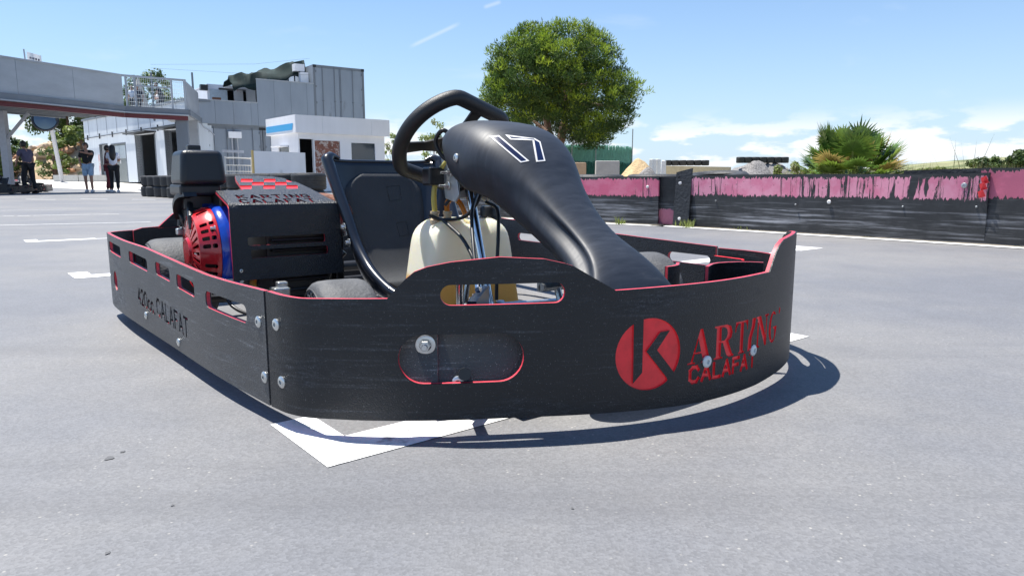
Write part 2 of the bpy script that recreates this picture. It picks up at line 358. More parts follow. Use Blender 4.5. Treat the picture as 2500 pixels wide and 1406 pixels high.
WHEELR = pm('steering_rim_leather', (.010, .010, .011), .5, bump=.4, bscale=500, var=.2)
CAB = pm('black_cable', (.012, .012, .013), .4)
HOSE = pm('clear_yellow_hose', (.62, .55, .16), .2, var=.1, transl=.4)
AMB = pm('amber_hose', (.62, .24, .02), .2, var=.15, transl=.35)
RUST = pm('rusty_exhaust', (.16, .055, .03), .75, var=.4, vscale=30, bump=.4, bscale=90)
NAVY = pm('navy_decal', (.006, .010, .045), .28, coat=.3)
WHT = pm('white_vinyl', (.72, .70, .68), .4, var=.05)
FLOORP = pm('floor_tray_metal', (.06, .065, .07), .5, .5, var=.3)
DKBL = pm('dark_blue_plate', (.012, .022, .045), .3, .3, var=.2)
def tank_material():
    m = bpy.data.materials.new('cream_tank_plastic'); m.use_nodes = True; nt = m.node_tree; N = nt.nodes.new; L = nt.links.new
    b = nt.nodes['Principled BSDF']; b.inputs['Roughness'].default_value = .32
    tc = N('ShaderNodeTexCoord'); sp = N('ShaderNodeSeparateXYZ'); L(tc.outputs['Object'], sp.inputs[0])
    r = N('ShaderNodeMapRange'); r.interpolation_type = 'SMOOTHSTEP'; L(sp.outputs[2], r.inputs[0]); r.inputs[1].default_value = .192; r.inputs[2].default_value = .215
    x = N('ShaderNodeMix'); x.data_type = 'RGBA'; L(r.outputs[0], x.inputs[0]); x.inputs[6].default_value = (.82, .52, .15, 1); x.inputs[7].default_value = (.93, .885, .72, 1)
    L(x.outputs[2], b.inputs['Base Color']); b.inputs['Subsurface Weight'].default_value = .35; b.inputs['Subsurface Radius'].default_value = (.06, .045, .02); b.inputs['Subsurface Scale'].default_value = .5
    t = N('ShaderNodeBsdfTranslucent'); L(x.outputs[2], t.inputs[0]); ms = N('ShaderNodeMixShader'); ms.inputs[0].default_value = .3; L(b.outputs[0], ms.inputs[1]); L(t.outputs[0], ms.inputs[2]); L(ms.outputs[0], nt.nodes['Material Output'].inputs[0])
    return m
TANKM = tank_material()

# ------------------------------------------------------------------ the kart (x forward, y to its left)
KART = empty('go_kart', (-.369, 2.272, 0), R(-53))
tag(KART, 'black and red rental go-kart with white outlined 17 on its nose, parked in front', 'go-kart')
KM = Matrix.Translation((-.369, 2.272, 0)) @ Matrix.Rotation(R(-53), 4, 'Z'); KMI = KM.inverted()

FR = Ring([(.715,-.662),(.77,-.652),(.815,-.632),(.85,-.60),(.91,-.535),(.985,-.43),(1.06,-.295),(1.125,-.15),(1.168,0),(1.178,.17),(1.15,.36),(1.10,.50),(1.02,.61),(.92,.69),(.82,.733),(.70,.748)])
RI = Ring([(-.815,-.61),(-.80,-.68),(-.765,-.725),(-.70,-.745),(-.37,-.742),(.09,-.715),(.46,-.693),(.708,-.6635)])
LE = Ring([(.69,.748),(.3,.765),(-.1,.78),(-.6,.795),(-.72,.775),(-.78,.70)])
RE = Ring([(-.795,.69),(-.815,.5),(-.825,.2),(-.825,-.2),(-.812,-.5),(-.785,-.655)])

def front_bumper():
    hump1 = [(.267,.261),(.30,.296),(.316,.309),(.34,.318),(.381,.326),(.469,.334),(.551,.329),(.59,.320),(.606,.315),(.637,.297),(.691,.266)]
    hump2 = [(1.141,.27),(1.17,.310),(1.19,.326),(1.22,.337),(1.27,.341),(1.36,.345),(1.47,.340),(1.52,.327),(1.55,.306),(1.585,.266)]
    bot = [(0,.036),(.25,.035),(.5,.034),(.75,.028),(.9,.023),(1.1,.022),(1.3,.03),(1.6,.034),(FR.len,.036)]
    top = [(0,.262),(.1,.2585)] + hump1 + [(.8,.268),(1.0,.269)] + hump2 + [(FR.len,.262)]
    outer = bot + top[::-1]
    cuts = [[stadium(.362,.591,.2475,.2855)], [stadium(1.40,1.545,.252,.290)], [stadium(.284,.514,.1035,.1955)], [stadium(1.41,1.60,.1035,.1955)]]
    # round emblem with the K left standing
    def q(x, y): return (.765 + (x - 630) / 420 * .0725, .138 - (y - 650) / 465 * .071)
    def ang(x, y): return math.degrees(math.atan2(-(y - 650) / 465, (x - 630) / 420))
    def arc(a0, a1, n=18): return [q(630 + 420 * math.cos(R(a0 + (a1 - a0) * i / n)), 650 - 465 * math.sin(R(a0 + (a1 - a0) * i / n))) for i in range(n + 1)]
    K = arc(101.5, -36) + [q(730,605), q(895,365), q(765,375), q(590,610), q(868,978)] + arc(-53, -240.5, 24) + [q(432,1010), q(545,880)]
    def glyph(pl, x0, x1, y0=.106, h=.07): return [[(x0 + a * (x1 - x0), y0 + b * h) for a, b in l] for l in pl]
    gA = [[(0,0),(.3,0),(.3,.04),(.2,.06),(.27,.28),(.56,.28),(.64,.06),(.55,.04),(.55,0),(1,0),(1,.04),(.92,.06),(.58,1),(.48,1),(.12,.06),(0,.04)], [(.29,.33),(.54,.33),(.42,.72)]]
    gR = [[(0,0),(.42,0),(.42,.05),(.33,.06),(.33,.47),(.42,.47),(.62,.08),(.75,0),(1,0),(1,.05),(.92,.08),(.68,.5),(.85,.58),(.9,.74),(.82,.93),(.6,1),(0,1),(0,.95),(.1,.93),(.1,.06),(0,.05)], [(.33,.53),(.33,.93),(.5,.93),(.62,.85),(.65,.73),(.6,.6),(.48,.53)]]
    gT = [[(.3,0),(.75,0),(.75,.05),(.64,.07),(.64,.94),(.8,.93),(.92,.82),(.94,.7),(1,.7),(.98,1),(.04,1),(0,.7),(.07,.7),(.1,.82),(.22,.93),(.4,.94),(.4,.07),(.3,.05)]]
    gI = [[(.05,0),(.5,0),(.55,.4),(.9,.72),(1,1),(.55,1),(.5,.76),(.12,.4)]]
    gN = [[(0,0),(.3,0),(.3,.05),(.2,.07),(.2,.8),(.76,0),(.88,0),(.88,.93),(1,.95),(1,1),(.68,1),(.68,.95),(.8,.93),(.8,.3),(.34,1),(0,1),(0,.95),(.1,.93),(.1,.07),(0,.05)]]
    gG = [ell(.5,.5,.5,.52,20,50,345) + [(1,.5),(.55,.5),(.55,.44),(.72,.42)] + [(.72,.14)] + ell(.52,.5,.28,.44,14,300,60)]
    letters = [glyph(gA,.858,.925), glyph(gR,.932,.997), glyph(gT,1.0,1.05), glyph(gI,1.05,1.083), glyph(gN,1.087,1.147), glyph(gG,1.152,1.197)]
    small = text_polys('CALAFAT', .866, .069, 1.088, .030, .0075, .30)
    mark = [[ell(1.212,.174,.004,.008,8)]]
    skin = sheet_obj('front_bumper', outer, cuts + [[K]] + letters + small + mark, .003, .014, FR, [BLK, RED], KART, red_if=lambda u, v: .68 < u < 1.22 and .06 < v < .215)
    core = sheet_obj('bumper_core', outer, cuts, .0080, .02, FR, [BLK, RED], skin, w0=-.0032)
    core.data.materials[0] = RED; core.data.materials[1] = EDGE
    me = core.data; n = len(me.polygons)   # the inner face of the board is black again
    me.materials.append(BLK); mi = [0] * n; me.polygons.foreach_get('material_index', mi)
    k = sum(1 for i in mi if i == 0) // 2
    for i in range(k, 2 * k): mi[i] = 2
    me.polygons.foreach_set('material_index', mi)
    skin['label'] = 'black front bumper board with red round K emblem and KARTING CALAFAT lettering'
    return skin
FB = front_bumper()
def black_ends(o, ring):
    for ob in [o] + list(o.children):
        me = ob.data; mi = [0]*len(me.polygons); me.polygons.foreach_get('material_index', mi); e = [Vector(ring(0,0)).to_2d(), Vector(ring(ring.len,0)).to_2d()]; bk = len(me.materials)-1 if ob is not o else 0
        for q in me.polygons:
            if mi[q.index] == 1 and abs(q.normal.z) < .3 and min((q.center.to_2d()-x).length for x in e) < .016: mi[q.index] = bk
        me.polygons.foreach_set('material_index', mi)
black_ends(FB, FR)

def side_bumper_right():
    bot = [(.0,.12),(.03,.085),(.08,.058),(.14,.047),(.24,.043),(.6,.046),(1.03,.043),(1.386,.041),(RI.len,.036)]
    top = [(0,.292),(.25,.290),(.5,.286),(.774,.284),(.978,.275),(1.159,.268),(1.311,.263),(1.456,.262),(RI.len,.262)]
    sl = [stadium(.235,.46,.232,.268,.012,4,-.02), stadium(.585,.80,.226,.262,.012,4,-.04), stadium(.885,1.02,.22,.256,.012,4,-.05), stadium(1.08,1.225,.207,.243,.012,4,-.05), stadium(1.305,1.53,.190,.228,.014,4,-.02)]
    text = text_polys('420cc.', .665, .116, .845, .042, .0085, .3, lambda p: (p.x, p.y - .05 * (p.x - .665))) + text_polys('CALAFAT', .87, .108, 1.15, .044, .0085, .3, lambda p: (p.x, p.y - .05 * (p.x - .87)))
    o = sheet_obj('side_bumper', bot + top[::-1], [[s] for s in sl] + [[ell(.318,.14,.036,.033,24)]] + text, .0125, .016, RI, [SCUF, EDGE], KART, layers=True)
    me = o.data; mi = [0]*len(me.polygons); me.polygons.foreach_get('material_index', mi)      # the lettering is cut through: only its sills show the red core
    for q in me.polygons:
        c = q.center
        if mi[q.index] == 1 and .05 < c.z < .168 and -.25 < c.x < .30 and q.normal.z < .6: mi[q.index] = 0
    me.polygons.foreach_set('material_index', mi)
    o['label'] = 'scuffed right side bumper board with five slots and cut-out 420cc. CALAFAT'
    return o
SBR = side_bumper_right(); black_ends(SBR, RI)
def side_bumper_left():
    bot = [(0,.036),(.7,.042),(1.3,.045),(LE.len,.10)]; top = [(0,.266),(.345,.274),(.706,.285),(1.225,.302),(LE.len,.296)]
    sl = [stadium(.018,.197,.2035,.2345), stadium(.46,.60,.206,.237), stadium(.675,.792,.212,.240), stadium(.857,1.07,.212,.243), stadium(1.15,1.3,.222,.253)]
    return sheet_obj('side_bumper', bot + top[::-1], [[s] for s in sl], .0125, .03, LE, [COVB, EDGE], KART, layers=True)
side_bumper_left()
def rear_bumper():
    n = RE.len; c = .5 * n
    def hump(a, b): return [(a,.302),(a+.05,.345),(a+.075,.357),(.5*(a+b),.366),(b-.075,.357),(b-.05,.345),(b,.302)]
    bot = [(0,.06),(c,.05),(n,.06)]; top = [(0,.285),(.06,.296)] + hump(.16,.56) + hump(n-.50,n-.09) + [(n-.03,.30),(n,.292)]
    return sheet_obj('rear_bumper', bot + top[::-1], [[stadium(.25,.47,.285,.328)], [stadium(n-.42,n-.165,.292,.33)]], .0125, .03, RE, [BLK, EDGE], KART, layers=True)
rear_bumper()

def bolt(pos, nrm, r, h=.004, name='bolt', mat=None, parent=KART, hexhead=False, stud=0.0):
    mb = MB(); M = axis_matrix(pos, nrm)
    if hexhead:
        mb.lathe([(0,0),(r,0),(r*1.0,h*.3),(r*.9,h*.42),(r*.62,h*.42)], 24, M); mb.lathe([(r*.55,h*.3),(r*.55,h*1.9),(r*.5,h*2.1),(0,h*2.1)], 6, M)
        if stud: mb.lathe([(r*.3,h*2),(r*.3,h*2+stud),(r*.26,h*2+stud+.002),(0,h*2+stud+.002)], 14, M)
    else:
        mb.lathe([(0,-.002),(r,-.002),(r,h*.35),(r*.82,h*.8),(r*.5,h),(r*.36,h),(r*.34,h*.2),(0,h*.2)], 24, M)
    return mb.build(name, mat or ZINC, parent, smooth=35)
for ring, u, v in [(FR,.036,.203),(FR,.046,.094),(RI,1.583,.198),(RI,1.597,.09)]:
    bolt(ring(u, v, .0), ring.normal(u), .0115)
bolt(RI(.745,.088,0), RI.normal(.745), .011); bolt(RI(1.06,.066,0), RI.normal(1.06), .010); bolt(RI(.335,.118,-.02), RI.normal(.33), .012)
for u, v in [(.912,.106),(1.078,.104)]: bolt(FR(u, v, .0), FR.normal(u), .0125, mat=pm('white_painted_bolt', (.62,.66,.66), .4, .2))
# plate seen behind the oval opening, leaning back
def recess_plate():
    def lean(u, v, w): return FR(u, v, w - .016 - .22 * (v - .09))
    o = sheet_obj('backing_plate', [(.255,.085),(.355,.085),(.355,.215),(.255,.215)], [], .006, .03, lambda u, v, w: lean(u, v, w + .007), [SCUF, RED], KART)
    sheet_obj('backing_plate', [(.35,.085),(.54,.085),(.54,.215),(.35,.215)], [], .006, .03, lean, [SCUF, RED], KART)
    n = FR.normal(.33); bolt(lean(.332,.171,.0075), n, .0185, .007, 'washer_bolt', None, KART, True, .010)
    bolt(lean(.392,.102,.001), FR.normal(.392), .011)
recess_plate()
# bracket plate joining the boards at the far front corner
def brackets():
    nrm = Vector(LE.normal(0.05)); mb = MB()
    for k, (x0, x1) in enumerate([(.715, .835)]):
        o = sheet_obj('bracket_plate', stadium(x0, x1, .165, .243, .006, 3), [], .012, .03, lambda u, v, w: (u, .700 - .16 * (u - .715) + w, v), [COVB, RED], KART)
    for x in (.745, .785): bolt((x, .699 - .16*(x-.715), .212), (0, -1, .0), .011, .008, 'bolt', None, KART, True, .012)
    # curved red-edged stiffeners behind the front board
    for pts, z0, z1 in [([(1.03,.26),(1.00,.33),(1.02,.40),(1.06,.43)], .18, .272), ([(.93,.26),(.96,.22),(.965,.18)], .19, .272)]:
        rg = Ring(pts); sheet_obj('bumper_stiffener', [(0, z0), (rg.len, z0), (rg.len, z1), (0, z1)], [], .011, .03, rg, [BLK, EDGE], KART, layers=True)
brackets()
# overlap strip where side and rear boards meet
sheet_obj('corner_strip', [(0,.05),(.16,.05),(.16,.297),(0,.297)], [], .012, .03, Ring([(-.805,-.46),(-.80,-.55),(-.795,-.622)]), [BLK, RED], KART)

# wheels
def wheel(x, y, r, w, yaw, name='wheel'):
    M = Matrix.Translation((x, y, r)) @ Matrix.Rotation(yaw, 4, 'Z') @ Matrix.Rotation(R(90), 4, 'X')
    h = w / 2
    prof = [(r*.50,-h*.80),(r*.62,-h*.97),(r*.80,-h*1.02),(r*.91,-h*.98),(r*.965,-h*.86),(r*.99,-h*.7),(r,-h*.4),(r,h*.4),(r*.99,h*.7),(r*.965,h*.86),(r*.91,h*.98),(r*.80,h*1.02),(r*.62,h*.97),(r*.50,h*.80)]
    ty = MB().lathe(prof, 56, M); o = ty.build(name, RUB, KART, smooth=40)
    # moulded rings on the sidewall
    sw = MB()
    for rr in (.70, .86): sw.lathe([(r*(rr-.012), h*1.0), (r*rr, h*1.045), (r*(rr+.012), h*1.0)], 48, M); sw.lathe([(r*(rr-.012), -h*1.0), (r*rr, -h*1.045), (r*(rr+.012), -h*1.0)], 48, M)
    for k in range(22):
        a = 2*math.pi*k/22
        for sg in (-1, 1):
            p = [M @ Vector((r*q*math.cos(a+da), r*q*math.sin(a+da), sg*h*1.03)) for q, da in ((.73,0),(.78,.09),(.83,.02))]
            sw.tube(p, .0014, 4)
    sw.build('sidewall_moulding', RUBS, o, smooth=40)
    rim = MB().lathe([(0,-h*.3),(r*.18,-h*.3),(r*.22,-h*.1),(r*.40,-h*.1),(r*.46,-h*.7),(r*.52,-h*.83),(r*.52,-h*.78),(r*.47,-h*.6),(r*.47,h*.6),(r*.52,h*.78),(r*.52,h*.83),(r*.46,h*.7),(r*.40,h*.1),(r*.22,h*.1),(r*.18,h*.3),(0,h*.3)], 32, M)
    rim.build('wheel_rim', RIMM, o, smooth=35)
    return o
wheel(.612, -.468, .128, .122, -.14); wheel(.612, .50, .128, .122, -.14); wheel(-.50, -.565, .140, .185, 0); wheel(-.50, .565, .140, .185, 0)

# chassis
def chassis():
    mb = MB()
    for s in (-1, 1):
        mb.tube(catmull([(-.72,.30*s,.075),(-.3,.31*s,.072),(.2,.30*s,.07),(.55,.27*s,.07),(.85,.18*s,.07),(.98,.12*s,.07)], 6), .015, 10)
        mb.tube(catmull([(.62,.27*s,.09),(.62,.36*s,.11),(.612,.43*s,.125)], 4), .016, 10)
        mb.tube(catmull([(-.35,.31*s,.08),(-.32,.55*s,.09),(-.2,.68*s,.10),(.3,.66*s,.10),(.55,.6*s,.10)], 6), .014, 8)
        mb.tube([(.80,.19*s,.07),(.93,.36*s,.10),(1.0,.40*s if s<0 else .55,.12)], .012, 8)
    for x in (-.62,-.1,.45,.9): mb.tube([(x,-.30 if x<.6 else -.16,.07),(x,.30 if x<.6 else .16,.07)], .014, 8)
    mb.tube([(-.50,-.60,.14),(-.50,.60,.14)], .020, 12)
    mb.build('chassis_frame', BLKM, KART, smooth=40)
    MB().box((.05,-.27,.052),(.98,.27,.057)).build('floor_tray', FLOORP, KART)
    # pedals and their cables
    for s in (-1, 1):
        p = MB(); y = .12*s + .06
        p.tube(catmull([(.90,y,.08),(.89,y,.16),(.86,y,.235)], 5), .008, 8); p.tube([(.86,y-.045,.235),(.86,y+.045,.235)], .010, 8)
        p.box((.845,y-.045,.225),(.855,y+.045,.285)); p.build('pedal', ZINC, KART, smooth=40)
    # lettered plate, red bracket and track rods seen through the bumper slot
    pl = MB().quad_prism([(.62,-.10,.13),(.86,-.30,.155),(.86,-.30,.225),(.62,-.10,.21)], (.012,.014,0)).build('dark_plate', DKBL, KART)
    let = MB()
    for k in range(7):
        t = .14 + .11*k; a = Vector((.62,-.10,.19)).lerp(Vector((.86,-.30,.206)), t); d = Vector((.24,-.20,.016)).normalized()
        n = Vector((-.64,-.77,0))*.002
        let.quad_prism([a+n, a+d*.016+n, a+d*.016+n+Vector((0,0,.02)), a+n+Vector((0,0,.014 if k%2 else .02))], n*.3)
    let.build('plate_lettering', WHT, pl)
    MB().quad_prism([(.66,-.34,.125),(.86,-.42,.125),(.88,-.36,.128),(.68,-.26,.13)], (0,0,.006)).build('red_bracket', RED, KART)
    MB().quad_prism([(.80,-.40,.13),(.90,-.36,.13),(.89,-.31,.165),(.80,-.35,.15)], (0,0,.006)).build('aluminium_bracket', ALU, KART)
    for a, b in [((.50,-.03,.13),(.60,-.40,.155)),((.50,.03,.13),(.60,.42,.13))]:
        a = Vector(a); b = Vector(b); d = (b-a).normalized(); t = MB().tube([a,b], .007, 10); t.lathe([(0,-.016),(.013,-.012),(.015,0),(.013,.012),(0,.016)], 12, axis_matrix(a+d*.01, d)); t.lathe([(0,-.016),(.013,-.012),(.015,0),(.013,.012),(0,.016)], 12, axis_matrix(b-d*.01, d)); t.build('track_rod', ZINC, KART, smooth=40)
chassis()

# nose fairing
NP = [(.400,.555,.082,.040),(.425,.597,.108,.060),(.485,.620,.130,.076),(.565,.619,.144,.088),(.64,.604,.150,.095),(.70,.574,.146,.094),(.752,.527,.130,.084),(.80,.468,.106,.066),(.865,.405,.088,.052),(.935,.353,.084,.046),(1.0,.312,.108,.048),(1.05,.258,.146,.055),(1.08,.19,.17,.055)]
def nose():
    prof = catmull([Vector((a,b)).to_3d() for a,b,c,d in NP], 8); wd = catmull([Vector((c,d,0)) for a,b,c,d in NP], 8); n = len(prof)
    for _ in range(6):      # fair the lines
        prof = [prof[0]]+[(prof[i-1]+2*prof[i]+prof[i+1])/4 for i in range(1,n-1)]+[prof[-1]]; wd = [wd[0]]+[(wd[i-1]+2*wd[i]+wd[i+1])/4 for i in range(1,n-1)]+[wd[-1]]
    th = [R(-122 + 244*j/40) for j in range(41)]
    V = []; F = []
    for i in range(n):
        t = (prof[min(i+1,n-1)] - prof[max(i-1,0)]).normalized(); nx, nz = -t.y, t.x; w, dep = wd[i].x, wd[i].y
        k = i/(n-1)
        for a in th:
            sh = math.sin(a); c = 1 - math.cos(a)
            flute = .020*math.exp(-((abs(a)-1.15)/.30)**2)*max(0, min(1,(k-.55)/.15))*max(0,min(1,(1.02-k)/.15))     # hollow along each flank of the neck
            y = math.copysign(abs(sh)**.78, sh)*(w - flute*1.1); off = -dep*c**1.22
            V.append(Vector((prof[i].x + nx*off, y, prof[i].y + nz*off)))
    m = len(th)
    for i in range(n-1):
        for j in range(m-1): F.append((i*m+j, i*m+j+1, (i+1)*m+j+1, (i+1)*m+j))
    # close the round top end
    c0 = len(V); V.append(Vector((.425,0,.525))); F += [(j, c0, j+1) for j in range(m-1)]
    mb = MB().add(V, F); o = mb.build('nose_fairing', NOSEM, KART, smooth=60)
    s = o.modifiers.new('thick','SOLIDIFY'); s.thickness = .004; s.offset = -1
    return o, V, F
NOSE, NV, NF = nose()
from mathutils.bvhtree import BVHTree
def decal_on_nose():
    bv = BVHTree.FromPolygons([tuple(v) for v in NV], NF); C = KMI @ Vector((0,0,CAM_H))
    def lay(px, py, off):
        q = KMI.to_3x3() @ (at(px, py, 1.0) - Vector((0,0,CAM_H))); h, nn, i, d = bv.ray_cast(C, q.normalized())
        if h is None: h, nn, i, d = bv.find_nearest(C + q.normalized()*1.75)
        if nn.dot(q) > 0: nn = -nn
        return tuple(h + nn*off)
    one = [(1195,334),(1218,331.5),(1292,394),(1271,398)]; seven = [(1233,330),(1305,339),(1319,347),(1331,394),(1309,396),(1300,344),(1246,342)]
    def shrink(pl, d):
        k = len(pl); out = []
        for i in range(k):
            p = Vector(pl[i]); a = (p - Vector(pl[i-1])).normalized(); b = (Vector(pl[(i+1)%k]) - p).normalized()
            na = Vector((-a.y,a.x)); nb = Vector((-b.y,b.x)); mN = (na+nb); mN = mN/max(.35, mN.length_squared)*2*d; out.append(tuple(p+mN))
        return out
    for nm, pl in (('digit_one',one),('digit_seven',seven)):
        o = sheet_obj('number_digit', pl, [], .1, 5, lambda u,v,w: lay(u, v, .0012 if w > -.05 else .0002), [WHT,WHT], NOSE)
        sheet_obj('number_fill', shrink(pl, 3.6), [], .1, 5, lambda u,v,w: lay(u, v, .0019 if w > -.05 else .0009), [NAVY,NAVY], o)
decal_on_nose()
def nose_bolt():
    bv = BVHTree.FromPolygons([tuple(v) for v in NV], NF); C = KMI @ Vector((0,0,CAM_H)); q = KMI.to_3x3() @ (at(1114,386,1.0)-Vector((0,0,CAM_H))); h, nn, i, d = bv.ray_cast(C, q.normalized())
    if h is None: h, nn, i, d = bv.find_nearest(C + q.normalized()*1.8)
    if nn.dot(q) > 0: nn = -nn
    bolt(h, nn, .011, .005, 'fairing_bolt', None, NOSE)
nose_bolt()

# steering wheel and column
def steering():
    T = R(49); e1 = Vector((0,1,0)); e2 = Vector((math.cos(T),0,math.sin(T))); n = Vector((-math.sin(T),0,math.cos(T))); c = Vector((.345,-.008,.572))
    rho = R(-19); a1 = e1*math.cos(rho)+e2*math.sin(rho); a2 = e2*math.cos(rho)-e1*math.sin(rho)
    P = lambda x, y, w=0: c + a1*x + a2*y + n*w
    pts = []
    for k in range(96):
        a = 2*math.pi*k/96; x, y = math.cos(a), math.sin(a)
        r = .158/max(1.0, abs(y)/.82); pts.append((x*r, y*r))
    for _ in range(2): pts = [((pts[i-1][0]+2*pts[i][0]+pts[(i+1)%96][0])/4,(pts[i-1][1]+2*pts[i][1]+pts[(i+1)%96][1])/4) for i in range(96)]
    rim = MB().tube([P(x,y) for x,y in pts], .0205, 14, closed=True).build('steering_wheel', WHEELR, KART, smooth=60)
    hub = MB().lathe([(0,-.006),(.036,-.006),(.036,.004),(.030,.008),(0,.008)], 24, axis_matrix(c, n)); hub.build('wheel_hub', BLKM, rim, smooth=35)
    for ang, ln in ((333,.15),(207,.15),(90,.118)):
        d = Vector((math.cos(R(ang)), math.sin(R(ang)))); s = Vector((-d.y,d.x)); sp = MB()
        w0, w1 = (.026,.018) if ang != 90 else (.030,.020)
        q = [d*.02+s*w0, d*ln*.6+s*w1*.8, d*ln+s*w1, d*ln-s*w1, d*ln*.6-s*w1*.8, d*.02-s*w0]
        sp.quad_prism([P(v.x,v.y,-.003) for v in q], n*.005); sp.build('spoke', BLKM, rim)
    for x in (-.098,.098): bolt(P(x,-.05,.0028), n, .006, .003, 'spoke_bolt', None, rim)
    # wiring and switch block behind the wheel
    MB().box((.40,-.075,.535),(.44,-.03,.585)).build('switch_block', BLKP, KART, bevel=.006)
    MB().tube(catmull([(.43,-.06,.585),(.42,-.085,.60),(.40,-.095,.57),(.415,-.08,.53),(.45,-.05,.51)], 6), .006, 8).build('switch_cable', CAB, KART, smooth=60)
    col = MB().tube([c + n*-.005, Vector((.40,0,.50)), Vector((.515,0,.13))], .0125, 14); col.lathe([(.0135,-.02),(.022,-.02),(.022,.02),(.0135,.02)], 18, axis_matrix((.395,0,.505),(.3,0,-1)))
    col.build('steering_column', CHR, KART, smooth=40)
    br = MB()
    br.quad_prism([(.36,-.055,.53),(.43,-.055,.52),(.45,-.055,.43),(.43,-.055,.41),(.38,-.055,.42)], (0,.006,0)); br.quad_prism([(.36,.05,.53),(.43,.05,.52),(.45,.05,.43),(.43,.05,.41),(.38,.05,.42)], (0,.006,0))
    br.quad_prism([(.36,-.055,.53),(.36,.056,.53),(.385,.056,.42),(.385,-.055,.42)], (.006,0,0)); br.build('column_bracket', ALU, KART, bevel=.002)
    MB().box((.33,-.10,.455),(.375,-.035,.505)).build('relay_box', BLKP, KART, bevel=.006)
    for p in ((.40,-.058,.455),(.41,-.058,.49)): bolt(p, (0,-1,0), .011, .005, 'bracket_bolt', None, KART, True, .016)
    MB().tube([(.47,-.035,.24),(.47,-.06,.10)], .008, 8).tube([(.52,-.10,.24),(.515,-.10,.09)], .010, 10).build('column_stay', CHR, KART, smooth=40)
steering()

# fuel tank
def tank():
    mb = MB(); V = []; F = []; zs = [.062,.07,.10,.15,.20,.25,.29,.32,.342,.356,.364,.366]; n = 64
    for zi, z in enumerate(zs):
        k = (z-.062)/(.366-.062); top = max(0,(k-.78)/.22); sh = 1 - .26*k - .30*top**3.2 if k < 1 else .20
        if zi == 0: sh = .93
        hx = .098*(1 - .10*k - .42*top**3); hy = .178*sh*(1-.05*k)
        for j in range(n):
            a = 2*math.pi*j/n; ca, sa = math.cos(a), math.sin(a)
            ex = math.copysign(abs(ca)**.45, ca); ey = math.copysign(abs(sa)**.45, sa)
            x = .325 + hx*ex; y = .030 + hy*ey
            g = math.exp(-((y-.045)/.020)**2)*.040*min(1,k*1.5+.3)
            if ca > -.2: x -= g*max(0,ca)
            V.append((x,y,z - .026*math.exp(-((y-.045)/.028)**2)*top))
    for i in range(len(zs)-1):
        for j in range(n): F.append((i*n+j, i*n+(j+1)%n, (i+1)*n+(j+1)%n, (i+1)*n+j))
    F.append(tuple(range(n-1,-1,-1))); c = len(V); V.append((.325,.03,.364)); k = len(zs)-1; F += [(k*n+j, k*n+(j+1)%n, c) for j in range(n)]
    o = mb.add(V,F).build('fuel_tank', TANKM, KART, smooth=70)
    s = o.modifiers.new('s','SUBSURF'); s.levels = 1; s.render_levels = 1
    for x, y in ((.345,-.068),(.36,-.036)): MB().lathe([(0,0),(.014,0),(.014,.010),(.011,.014),(.011,.026),(.013,.027),(.013,.034),(0,.034)], 16, axis_matrix((x,y,.350),(0,0,1))).build('tank_nipple', pm('pale_fitting', (.55,.42,.26), .4), o, smooth=35)
    MB().lathe([(0,0),(.034,0),(.034,.012),(.030,.014),(.030,.038),(.026,.044),(0,.046)], 24, axis_matrix((.325,.135,.350),(0,0,1))).build('tank_cap', BLKP, o, smooth=35)
    return o
tank()
def hoses():
    t = lambda pts, r, name, mat: MB().tube(catmull(pts, 8), r, 10).build(name, mat, KART, smooth=60)
    t([(.345,-.068,.38),(.345,-.07,.43),(.35,-.065,.47),(.365,-.058,.50),(.385,-.05,.52)], .0075, 'breather_hose', HOSE)
    t([(.36,-.036,.38),(.36,-.037,.405),(.365,-.024,.418),(.375,-.007,.41),(.385,.003,.385),(.39,.006,.365)], .0075, 'fuel_hose', AMB)
    t([(.37,-.05,.40),(.39,-.02,.44),(.42,.02,.455),(.46,.0,.44),(.55,-.08,.39),(.66,-.15,.31),(.78,-.22,.245)], .0048, 'throttle_cable', CAB)
    MB().tube([(.745,-.20,.265),(.80,-.232,.235)], .008, 10).build('cable_end', CHR, KART, smooth=40)
    t([(.35,-.09,.375),(.37,-.06,.362),(.42,-.02,.37),(.455,.0,.41),(.44,.03,.46),(.42,.02,.48)], .005, 'wiring_loop', CAB)
    t([(.39,-.07,.362),(.43,-.07,.345),(.50,-.075,.315),(.57,-.085,.26),(.61,-.09,.19)], .005, 'brake_cable', CAB)
    t([(.44,.04,.41),(.48,.05,.39),(.505,.035,.33),(.52,.02,.25),(.53,.01,.15)], .005, 'wiring_cable', CAB)
hoses()

